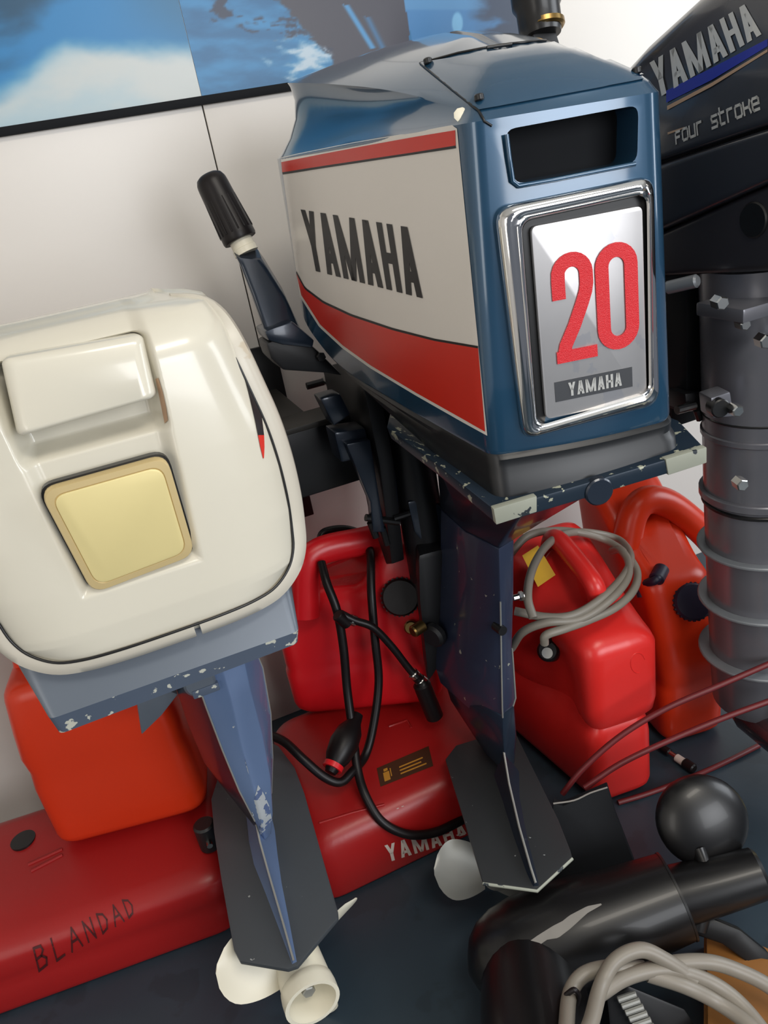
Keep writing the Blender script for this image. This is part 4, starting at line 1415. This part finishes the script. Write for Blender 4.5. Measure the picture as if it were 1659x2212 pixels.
b3 = tank_body('body', [(0.062, 1.138), (0.575, 1.145), (0.60, 1.53), (0.09, 1.53)], rounded_profile(0.0, 0.205, 0.045, [(0.07, 0.0), (0.12, 0.0)], 0.014), 0.06, 'shadedredtank', t3, warp3)
T3 = bvh_of(b3)
hm3 = homography([(838, 1862), (1012, 1808), (1000, 1774), (830, 1826)])
lettering('lettering', 'YAMAHA', lambda u, v: hit(T3, *hm3(u, v), 0.0008), 'tankwhite', b3, gap=0.28, w=0.3, widths={'M': 1.4})
hl3 = homography([(822, 1700), (936, 1655), (926, 1612), (814, 1660)])
nU = 8
lb = mesh('warning_label', [hit(T3, *hl3(i / 8, j / 4), 0.0008) for j in range(5) for i in range(9)], [(j * 9 + i, j * 9 + i + 1, j * 9 + i + 10, j * 9 + i + 9) for j in range(4) for i in range(8)], 'brownlabel', b3, fix=False)


def lpatch(name, u0, v0, u1, v1, mn):
    V = [hit(T3, *hl3(u, v), 0.0014) for u, v in ((u0, v0), (u1, v0), (u1, v1), (u0, v1))]
    return mesh(name, V, [(0, 1, 2, 3)], mn, lb, smooth=False, fix=False)


lpatch('pump_symbol', 0.1, 0.16, 0.22, 0.62, 'amberink')
lpatch('pump_symbol', 0.12, 0.66, 0.2, 0.8, 'amberink')
lpatch('pump_symbol', 0.24, 0.3, 0.26, 0.72, 'amberink')
for k, (a, b) in enumerate(((0.42, 0.9), (0.42, 0.82), (0.42, 0.86))):
    lpatch('print_line', a, 0.2 + 0.17 * k, b, 0.27 + 0.17 * k, 'amberink')
sweep('moulded_rib', [hit(T3, 840, 1570, 0), hit(T3, 880, 1556, 0), hit(T3, 888, 1572, 0)], 0.003, 'shadedredtank', b3, n=6)
sweep('moulded_rib', [hit(T3, 690, 1778, 0), hit(T3, 760, 1756, 0), hit(T3, 830, 1738, 0)], 0.003, 'shadedredtank', b3, n=6)

# bright red tank standing on it, with hoses through its handle
t4 = thing('fuel_tank', (0.36, 1.5, 0.2), 'bright red fuel tank with black cap and hoses through its handle', 'fuel tank', GT)
Q4 = [(0.150, 1.485), (0.480, 1.330), (0.575, 1.52), (0.245, 1.675)]
e4 = (Vector(Q4[1]) - Vector(Q4[0])).normalized()
f4 = Vector((-e4.y, e4.x))


def warp4(p):
    q = Vector((p.x, p.y)) - Vector(Q4[0])
    s, d = q.dot(e4), q.dot(f4)
    top = smooth01((p.z - 0.33) / 0.2)
    d2 = d + 0.05 * top * (1 - d / 0.21 * 1.4)
    # hand hole side is lower than the filler side
    z = p.z + 0.09 * top * smooth01((s - 0.20) / 0.09)
    xy = Vector(Q4[0]) + e4 * s + f4 * d2
    return (xy.x, xy.y, z)


b4 = tank_body('body', Q4, rounded_profile(0.208, 0.52, 0.04, [(0.27, 0), (0.335, 0.0), (0.345, 0.004), (0.36, 0.002), (0.42, 0.0)]), 0.05, 'redtank', t4, warp4)
sweep('handle', catmull([at(660, 1330, y=1.46), at(664, 1230, y=1.47), at(690, 1192, y=1.475), at(770, 1172, y=1.475), at(830, 1165, y=1.475), at(868, 1205, y=1.47)], 8), 0.033, 'redtank', t4, n=14, scale_y=0.8)
T4 = bvh_of(b4)


def cap(p, axis, r, h, material, parent, ribs=26):
    axis = Vector(axis).normalized()
    o = lathe('cap', Vector(p) - axis * 0.01, axis, [(0, 0.0), (0, r * 0.9), (0.012, r * 0.96), (0.013, r), (h, r), (h + 0.005, r * 0.9), (h + 0.006, 0.0)], material, parent, n=36)
    u = axis.orthogonal().normalized()
    v = axis.cross(u)
    for k in range(ribs):
        a = 2 * math.pi * k / ribs
        e = (u * math.cos(a) + v * math.sin(a)) * r
        sweep('cap_rib', [Vector(p) + axis * 0.004 + e, Vector(p) + axis * (h - 0.012) + e], r * 0.07, material, o, n=5)
    return o


cap(hit(T4, 866, 1288, 0), (-0.35, -0.85, 0.4), 0.042, 0.026, 'rubber', t4)
kp = hit(T4, 888, 1352, 0)
cyl('fuel_gauge_plug', kp, kp + Vector((-0.006, -0.016, 0.006)), 0.016, 'brass', t4, n=14, bevel=0.003)

# right red tank
t5 = thing('fuel_tank', (0.77, 1.25, 0.0), 'light red fuel tank with yellow sticker and grey hose over its handle', 'fuel tank', GT)
Q5 = [(0.700, 1.062), (0.842, 1.045), (0.90, 1.40), (0.655, 1.42)]


def warp5(p):
    d = (p.y - 1.05) / 0.37
    top = smooth01((p.z - 0.25) / 0.2)
    z = p.z + 0.115 * top * smooth01(d * 0.95 + 0.02)
    x, y = p.x, p.y
    # upper half is wider than the foot
    up = smooth01((p.z - 0.2) / 0.04) * (1 - smooth01((p.z - 0.40) / 0.06))
    x += 0.02 * up * (1 if x > 0.8 else 0)
    # grip recess in the left flank
    fl = smooth01((0.725 - p.x) / 0.02) if p.x < 0.725 else 0
    rec = math.exp(-((p.y - 1.20) / 0.07) ** 2 - ((p.z - 0.27) / 0.10) ** 2)
    x += 0.05 * rec * smooth01((0.735 - p.x) / 0.03)
    return (x, y, z)


b5 = tank_body('body', Q5, rounded_profile(0.0, 0.44, 0.04, [(0.1, 0), (0.17, 0.0), (0.2, 0.003), (0.215, 0.012), (0.23, 0.003), (0.26, 0), (0.3, 0), (0.34, 0)]), 0.035, 'rosetank', t5, warp5, n=6)
T5 = bvh_of(b5)
hpts = [at(1292, 1305, y=1.10), at(1282, 1262, y=1.10), at(1240, 1205, y=1.17), at(1204, 1166, y=1.24), at(1190, 1172, y=1.27), at(1186, 1215, y=1.28)]
sweep('handle', catmull(hpts, 7), 0.021, 'rosetank', t5, n=14)
hq = [at(1288, 1310, y=1.115), at(1276, 1266, y=1.12), at(1202, 1172, y=1.245), at(1140, 1250, y=1.25), at(1150, 1330, y=1.15), at(1240, 1340, y=1.11)]
prism('handle_web', hq, (0.02, 0.01, 0), 'rosetank', t5, bevel=0.006)
T5b = bvh_of(b5, *[o for o in t5.children if o.name.startswith('handle_web')])
ys = homography([(1162, 1268), (1200, 1242), (1162, 1178), (1128, 1200)])
_wn = (hq[2] - hq[0]).cross(hq[4] - hq[0]).normalized()
if _wn.dot(Vector(CAM) - hq[0]) < 0:
    _wn = -_wn
mesh('sticker', [on_plane(*ys(i / 6, j / 6), hq[0] + _wn * 0.004, _wn) for j in range(7) for i in range(7)], [(j * 7 + i, j * 7 + i + 1, j * 7 + i + 8, j * 7 + i + 7) for j in range(6) for i in range(6)], 'yellowlabel', t5, fix=False)
mk = []
for a in range(20, 300, 20):
    mk.append(hit(T5, 1378 + 16 * math.cos(math.radians(a)), 1432 - 22 * math.sin(math.radians(a)), 0))
sweep('moulded_mark', mk, 0.0012, 'rosetank', t5, n=5)
fx = hit(T5, 1185, 1400, 0)
fit5 = empty('fuel_connector', fx)
fit5.parent = t5
fit5.matrix_parent_inverse = t5.matrix_world.inverted()
bpy.context.view_layer.update()
cyl('connector_body', fx + Vector((0.012, 0.01, -0.02)), fx + Vector((-0.02, -0.03, 0.02)), 0.024, 'blackplastic', fit5, bevel=0.005)
cyl('connector_neck', fx + Vector((-0.008, -0.012, 0.01)), fx + Vector((-0.012, -0.016, 0.05)), 0.012, 'blackplastic', fit5, n=14)
cyl('connector_ring', fx + Vector((-0.019, -0.028, 0.012)), fx + Vector((-0.024, -0.034, 0.018)), 0.012, 'steel', fit5, n=16)

# right orange tank
t6 = thing('fuel_tank', (1.05, 1.3, 0.0), 'orange fuel tank with navy cap beside the grey column', 'fuel tank', GT)
Q6 = [(0.945, 1.130), (1.10, 1.105), (1.19, 1.45), (1.0, 1.50)]


def warp6(p):
    d = (p.y - 1.12) / 0.37
    top = smooth01((p.z - 0.22) / 0.2)
    return (p.x - 0.03 * top * smooth01(d), p.y + 0.05 * top * (1 - smooth01(d)), p.z + 0.17 * top * smooth01(d * 1.1))


b6 = tank_body('body', Q6, rounded_profile(0.0, 0.44, 0.035, [(0.1, 0), (0.16, 0.0), (0.175, 0.005), (0.19, 0.0), (0.3, 0)]), 0.04, 'orangetank', t6, warp6)
T6 = bvh_of(b6)
hp6 = [at(1352, 1180, y=1.30), at(1368, 1110, y=1.31), at(1400, 1080, y=1.31), at(1450, 1092, y=1.30), at(1520, 1150, y=1.27), at(1570, 1210, y=1.24)]
sweep('handle', catmull(hp6, 7), 0.034, 'orangetank', t6, n=14)
cap(hit(T6, 1492, 1300, 0), (-0.25, -0.8, 0.55), 0.042, 0.026, 'bluecap', t6)
hz6 = hit(T6, 1425, 1240, 0)
sweep('fuel_elbow', catmull([at(1386, 1290, y=1.22), at(1384, 1265, y=1.23), hz6 + Vector((-0.025, -0.015, 0)), hz6], 6), 0.010, 'bluecap', t6)
cyl('elbow_socket', hz6 + Vector((-0.02, -0.012, -0.002)), hz6 + Vector((0.015, 0.01, 0.004)), 0.017, 'bluecap', t6, bevel=0.003)

# ------------------------------------------------------------------ hoses
h1 = thing('fuel_hose', at(760, 1680, y=1.15), 'black fuel hose with primer bulb looped through the bright red tank handle', 'fuel hose')
yA = 1.40
P1 = [at(690, 1175, y=1.55), at(700, 1150, y=1.56), at(745, 1143, y=1.56), at(785, 1158, y=1.54), at(800, 1195, y=1.44), at(802, 1280, y=1.38), at(810, 1380, y=1.35), at(818, 1470, y=1.33), at(808, 1560, y=1.30), at(790, 1630, y=1.27), at(760, 1668, y=1.235),
      at(735, 1690, y=1.22), at(700, 1678, y=1.23), at(655, 1640, y=1.26), at(618, 1605, y=1.30), at(590, 1590, y=1.33)]
sweep('hose', catmull(P1, 8), 0.0095, 'rubber', h1, n=10)
P2 = [at(694, 1215, y=1.44), at(706, 1260, y=1.40), at(728, 1320, y=1.37), at(742, 1400, y=1.35), at(750, 1490, y=1.33), at(762, 1580, y=1.29), at(772, 1660, y=1.24), at(790, 1720, y=1.19), at(825, 1775, y=1.15), at(880, 1802, y=1.13), at(940, 1798, y=1.13), at(1000, 1770, y=1.14), at(1050, 1740, y=1.16)]
sweep('hose', catmull(P2, 8), 0.0098, 'rubber', h1, n=10)
P3 = [at(735, 1325, y=1.35), at(765, 1340, y=1.34), at(805, 1355, y=1.33), at(845, 1395, y=1.32), at(880, 1440, y=1.31), at(905, 1470, y=1.30)]
sweep('hose', catmull(P3, 8), 0.0085, 'rubber', h1, n=10)
for a, b, mn, r in (((756, 1338), (768, 1342), 'steel', 0.0125), ((890, 1452), (898, 1460), 'steel', 0.0125), ((905, 1466), (916, 1476), 'steel', 0.0135), ((728, 1328), (752, 1348), 'rubber', 0.013), ((896, 1458), (908, 1470), 'rubber', 0.012)):
    yv = 1.345 if a[0] < 800 else 1.305
    cyl('hose_clamp' if mn == 'steel' else 'hose_tee', at(*a, y=yv), at(*b, y=yv), r, mn, h1, n=14, bevel=0.002)
cyl('hose_end', at(910, 1475, y=1.30), at(940, 1550, y=1.29), 0.020, 'rubber', h1, bevel=0.004)
bu0, bu1 = at(765, 1560, y=1.30), at(720, 1655, y=1.24)
ba = (bu1 - bu0).normalized()
bl = (bu1 - bu0).length
lathe('primer_bulb', bu0, ba, [(-0.02, 0.012), (0.0, 0.016), (0.02, 0.027), (bl * 0.5, 0.032), (bl - 0.02, 0.027), (bl, 0.018), (bl + 0.015, 0.012)], 'rubber', h1, n=20)
cyl('bulb_ring', bu1 - ba * 0.005, bu1 + ba * 0.006, 0.022, 'redtank', h1, n=20)

h2 = thing('grey_hose', at(1240, 1300, y=1.15), 'grey fuel hose coiled over the light red tank handle', 'hose')
cz = [(1112, 1320, 1.12), (1180, 1333, 1.08), (1240, 1328, 1.06), (1300, 1292, 1.07), (1350, 1240, 1.12), (1362, 1200, 1.18), (1335, 1165, 1.28), (1270, 1150, 1.30), (1215, 1155, 1.26), (1175, 1185, 1.2), (1148, 1235, 1.14), (1140, 1290, 1.09), (1152, 1335, 1.06)]
sweep('hose', catmull([at(x, y, y=v) for x, y, v in cz], 8), 0.0085, 'greyhose', h2, n=10)
cz = [(1100, 1200, 1.30), (1140, 1158, 1.30), (1200, 1146, 1.30), (1260, 1152, 1.28), (1310, 1168, 1.26), (1350, 1195, 1.20), (1376, 1235, 1.15), (1368, 1275, 1.10), (1330, 1312, 1.07), (1270, 1340, 1.055), (1220, 1358, 1.05), (1180, 1372, 1.055), (1176, 1390, 1.06)]
sweep('hose', catmull([at(x, y, y=v) for x, y, v in cz], 8), 0.0085, 'greyhose', h2, n=10)
cz = [(1105, 1400, 1.14), (1130, 1365, 1.10), (1180, 1345, 1.07), (1250, 1338, 1.055), (1310, 1302, 1.06), (1352, 1255, 1.10), (1358, 1215, 1.15), (1340, 1188, 1.2), (1322, 1190, 1.24)]
sweep('hose', catmull([at(x, y, y=v) for x, y, v in cz], 8), 0.0085, 'greyhose', h2, n=10)

for k, (pts, lab) in enumerate((([(1680, 1426, 0.90), (1560, 1478, 0.93), (1440, 1530, 0.96), (1340, 1590, 0.98), (1260, 1660, 0.99), (1215, 1715, 1.0)], 'dark red cord, the upper of two crossing the light red tank'),
                                ([(1680, 1508, 0.88), (1560, 1552, 0.91), (1440, 1602, 0.94), (1340, 1650, 0.96), (1262, 1702, 0.97)], 'dark red cord, the lower of two crossing the light red tank'))):
    o = sweep('cord', catmull([at(x, y, y=v) for x, y, v in pts], 8), 0.0058, 'redcord', None, n=8)
    tag(o, lab, 'cord', 'dark red cords')
o = sweep('cord', catmull([at(x, y, z=0.0062) for x, y in ((1640, 1610), (1560, 1650), (1480, 1684), (1400, 1714), (1335, 1734))], 8), 0.006, 'redcord', None, n=8)
tag(o, 'dark red cord lying on the floor behind the black propeller', 'cord', 'dark red cords')
cn = thing('hose_connector', at(1465, 1640, z=0.012), 'small black and white hose connector on the floor by the orange tank', 'hose connector')
ca, cb_ = at(1425, 1612, z=0.012), at(1500, 1662, z=0.012)
cx_ = (cb_ - ca).normalized()
cl2 = (cb_ - ca).length
cyl('connector_tip', ca, ca + cx_ * cl2 * 0.3, 0.009, 'rubber', cn, n=14, bevel=0.002)
cyl('connector_neck', ca + cx_ * cl2 * 0.28, ca + cx_ * cl2 * 0.5, 0.006, 'steel', cn, n=12)
cyl('connector_sleeve', ca + cx_ * cl2 * 0.48, ca + cx_ * cl2 * 0.72, 0.0095, 'tankwhite', cn, n=14, bevel=0.002)
cyl('connector_grip', ca + cx_ * cl2 * 0.7, cb_, 0.012, 'rubber', cn, n=14, bevel=0.003)

# ------------------------------------------------------------------ foreground: black lower unit lying on the floor
K = 1.38


def at_f(px, py, t):
    return at_t(px, py, t * K)


fg = thing('outboard_lower_unit', at(1250, 2050, z=0.0), 'black outboard lower unit with propeller lying in the lower right foreground', 'lower unit')
n0, n1, n2 = at_f(1060, 2085, 0.975), at_f(1462, 1935, 0.965), at_f(1645, 1885, 0.95)
fa = (n1 - n0).normalized()
fl_ = (n1 - n0).length
gcs = lathe('gearcase', n0 - fa * 0.04, fa, [(0, 0.008), (0.008, 0.03), (0.02, 0.052), (0.04, 0.070), (0.07, 0.083), (0.11, 0.090), (0.17, 0.091), (0.23, 0.088), (fl_ * 0.8, 0.080), (fl_ + 0.04, 0.072)], 'blacklac', fg, n=48, angle=60)
lathe('gearcase_joint', n1 - fa * 0.003, fa, [(0, 0.0735), (0.004, 0.0735)], 'black', fg, n=40)
ha2 = (n2 - n1).normalized()
hl_ = (n2 - n1).length
lathe('propeller_hub', n1 + ha2 * 0.002, ha2, [(0, 0.04), (0.002, 0.050), (0.07, 0.047), (hl_ - 0.006, 0.042), (hl_, 0.036), (hl_, 0.0)], 'blacklac', fg, n=36)
# leg running towards the bottom edge of the view
lpth = catmull([at_t(1150, 2030, 1.40), at_t(1150, 2110, 1.31), at_t(1160, 2212, 1.23), at_t(1180, 2360, 1.13)], 8)
sweep('leg', lpth, [0.088 + 0.010 * smooth01(i / (len(lpth) - 1)) for i in range(len(lpth))], 'blacklac', fg, n=32, scale_y=0.95)
# skeg standing up from the gearcase, with a worn edge
sk_ = [at_f(1195, 1735, 1.07), at_f(1215, 1742, 1.07), at_f(1312, 1700, 1.07), at_f(1330, 1760, 1.065), at_f(1372, 1868, 1.05), at_f(1180, 1960, 1.05)]
skd = Vector((0.02, 0.03, 0.0)).normalized()
skg = prism('skeg', sk_, skd * 0.014, 'slotblack', fg, bevel=0.002)
sweep('worn_edge', [p - skd * 0.001 for p in catmull([sk_[0], at_f(1240, 1728, 1.07), at_f(1275, 1712, 1.07), sk_[2]], 4)], 0.0018, 'scrape', skg, n=6)
T_fg = bvh_of(gcs)
patch('scrape_mark', [(1132, 2056), (1150, 2052), (1182, 2030), (1206, 2026), (1230, 2008), (1270, 1972), (1300, 1955)], [(1126, 2046), (1160, 2022), (1195, 2000), (1215, 1990), (1230, 1978), (1268, 1958), (1298, 1952)], T_fg, 'scrape', gcs, 28, 3, 0.0008)


def paddle(name, cpx, cpy, t, rx, ry, normal, material, parent):
    """Broad rounded propeller blade, cupped."""
    c = at_f(cpx, cpy, t)
    nrm = Vector(normal).normalized()
    r_ = Vector(_R)
    ex = (r_ - nrm * r_.dot(nrm)).normalized()
    ey = nrm.cross(ex)
    rows = []
    for sgn in (1, -1):
        seq = range(13) if sgn == 1 else range(12, -1, -1)
        for i in seq:
            a = math.pi / 2 * i / 12
            k_ = 1.0 if sgn == 1 else 0.985
            rows.append([c + (ex * math.cos(b) * rx + ey * math.sin(b) * ry) * math.sin(a) * k_ + nrm * (0.034 * math.cos(a) - (0 if sgn == 1 else 0.010)) for b in [2 * math.pi * q / 40 for q in range(40)]])
    return loft(name, rows, material, parent, angle=60)


paddle('blade', 1517, 1772, 0.985, 0.081, 0.079, (-0.25, -0.80, 0.55), 'blacklac', fg)
sweep('blade_root', [at_f(1502, 1835, 0.98), lerp(at_f(1502, 1835, 0.98), n1 + ha2 * 0.06, 0.5), n1 + ha2 * 0.06], [0.034, 0.026, 0.036], 'blacklac', fg, n=18, scale_y=0.5)
bl2 = [at_f(1490, 2005, 0.95), at_f(1540, 1985, 0.95), at_f(1600, 2010, 0.94), at_f(1662, 2060, 0.93), at_f(1680, 2110, 0.93), at_f(1640, 2098, 0.93), at_f(1560, 2040, 0.94), at_f(1500, 2020, 0.95)]
prism('blade', bl2, (0.006, 0.014, -0.008), 'blacklac', fg, bevel=0.004)
sweep('blade_root', [at_f(1505, 2008, 0.95), n1 + ha2 * 0.05], [0.016, 0.024], 'blacklac', fg, n=12)
bl3 = [at_f(1270, 2052, 0.93), at_f(1330, 2030, 0.93), at_f(1420, 2022, 0.93), at_f(1484, 2022, 0.935), at_f(1450, 2050, 0.93), at_f(1360, 2070, 0.92)]
prism('side_vane', bl3, (0.006, 0.018, -0.008), 'blacklac', fg, bevel=0.004)

# brown board with a grey hose coil in the corner
bd_z = 0.075
board = thing('wooden_board', at(1560, 2080, z=0.0), 'brown wooden board on the floor at the lower right corner, under the grey hose', 'board')
bd = [at(x, y, z=bd_z) for x, y in ((1525, 1990), (1780, 2100), (1780, 2420), (1530, 2330))]
prism('board_top', bd[::-1], (0, 0, -0.02), 'wood', board, bevel=0.003)
for f0 in (0.12, 0.5, 0.88):
    a, b = lerp(bd[0], bd[1], f0), lerp(bd[3], bd[2], f0)
    sd_ = (bd[1] - bd[0]).normalized() * 0.025
    prism('batten', [a - sd_ - Vector((0, 0, 0.0201)), a + sd_ - Vector((0, 0, 0.0201)), b + sd_ - Vector((0, 0, 0.0201)), b - sd_ - Vector((0, 0, 0.0201))], (0, 0, -(bd_z - 0.0202)), 'wood', board)
h3 = thing('grey_hose', at(1450, 2120, z=bd_z), 'grey hose coil in the lower right corner, beside the black lower unit', 'hose')
for pts in ([(1222, 2270, 1.06), (1224, 2212, 1.11), (1232, 2145, 1.17), (1262, 2105, 1.19), (1320, 2090, 1.19), (1390, 2092, 1.2)],
            [(1240, 2290, 1.04), (1275, 2212, 1.10), (1298, 2130, 1.16), (1330, 2075, 1.18), (1385, 2052, 1.19), (1440, 2075, 1.19), (1500, 2115, 1.19)],
            [(1296, 2146, 1.16), (1350, 2112, 1.18), (1420, 2094, 1.19), (1480, 2100, 1.19), (1550, 2130, 1.19), (1610, 2180, 1.17), (1680, 2270, 1.12)],
            [(1400, 2096, 1.20), (1460, 2080, 1.20), (1530, 2078, 1.20), (1590, 2095, 1.20), (1660, 2130, 1.19), (1730, 2190, 1.17)],
            [(1400, 2104, 1.19), (1480, 2130, 1.18), (1550, 2165, 1.18), (1620, 2215, 1.15), (1670, 2270, 1.12)]):
    sweep('hose', catmull([at_t(x, y, t) for x, y, t in pts], 8), 0.0118, 'greyhose', h3, n=12)
sweep('hose_tie', catmull([at_t(1222, 2150, 1.155), at_t(1240, 2138, 1.15), at_t(1250, 2150, 1.155), at_t(1246, 2170, 1.16)], 5), 0.004, 'rubber', h3, n=6)
gr_ = thing('gear_part', at(1400, 2200, z=0.0), 'black ribbed gear part inside the hose coil at the bottom edge', 'machine part')
prism('gear_body', [at_t(x, y, 1.24) for x, y in ((1310, 2150), (1360, 2130), (1480, 2180), (1560, 2300), (1330, 2330))], (0.0, 0.03, -0.03), 'blackplastic', gr_, bevel=0.005)
for k in range(7):
    a, b = at_t(1334 + 8 * k, 2160 + 14 * k, 1.222), at_t(1374 + 8 * k, 2146 + 14 * k, 1.222)
    cyl('tooth', a, b, 0.0052, 'propgrey', gr_, n=10, bevel=0.001)
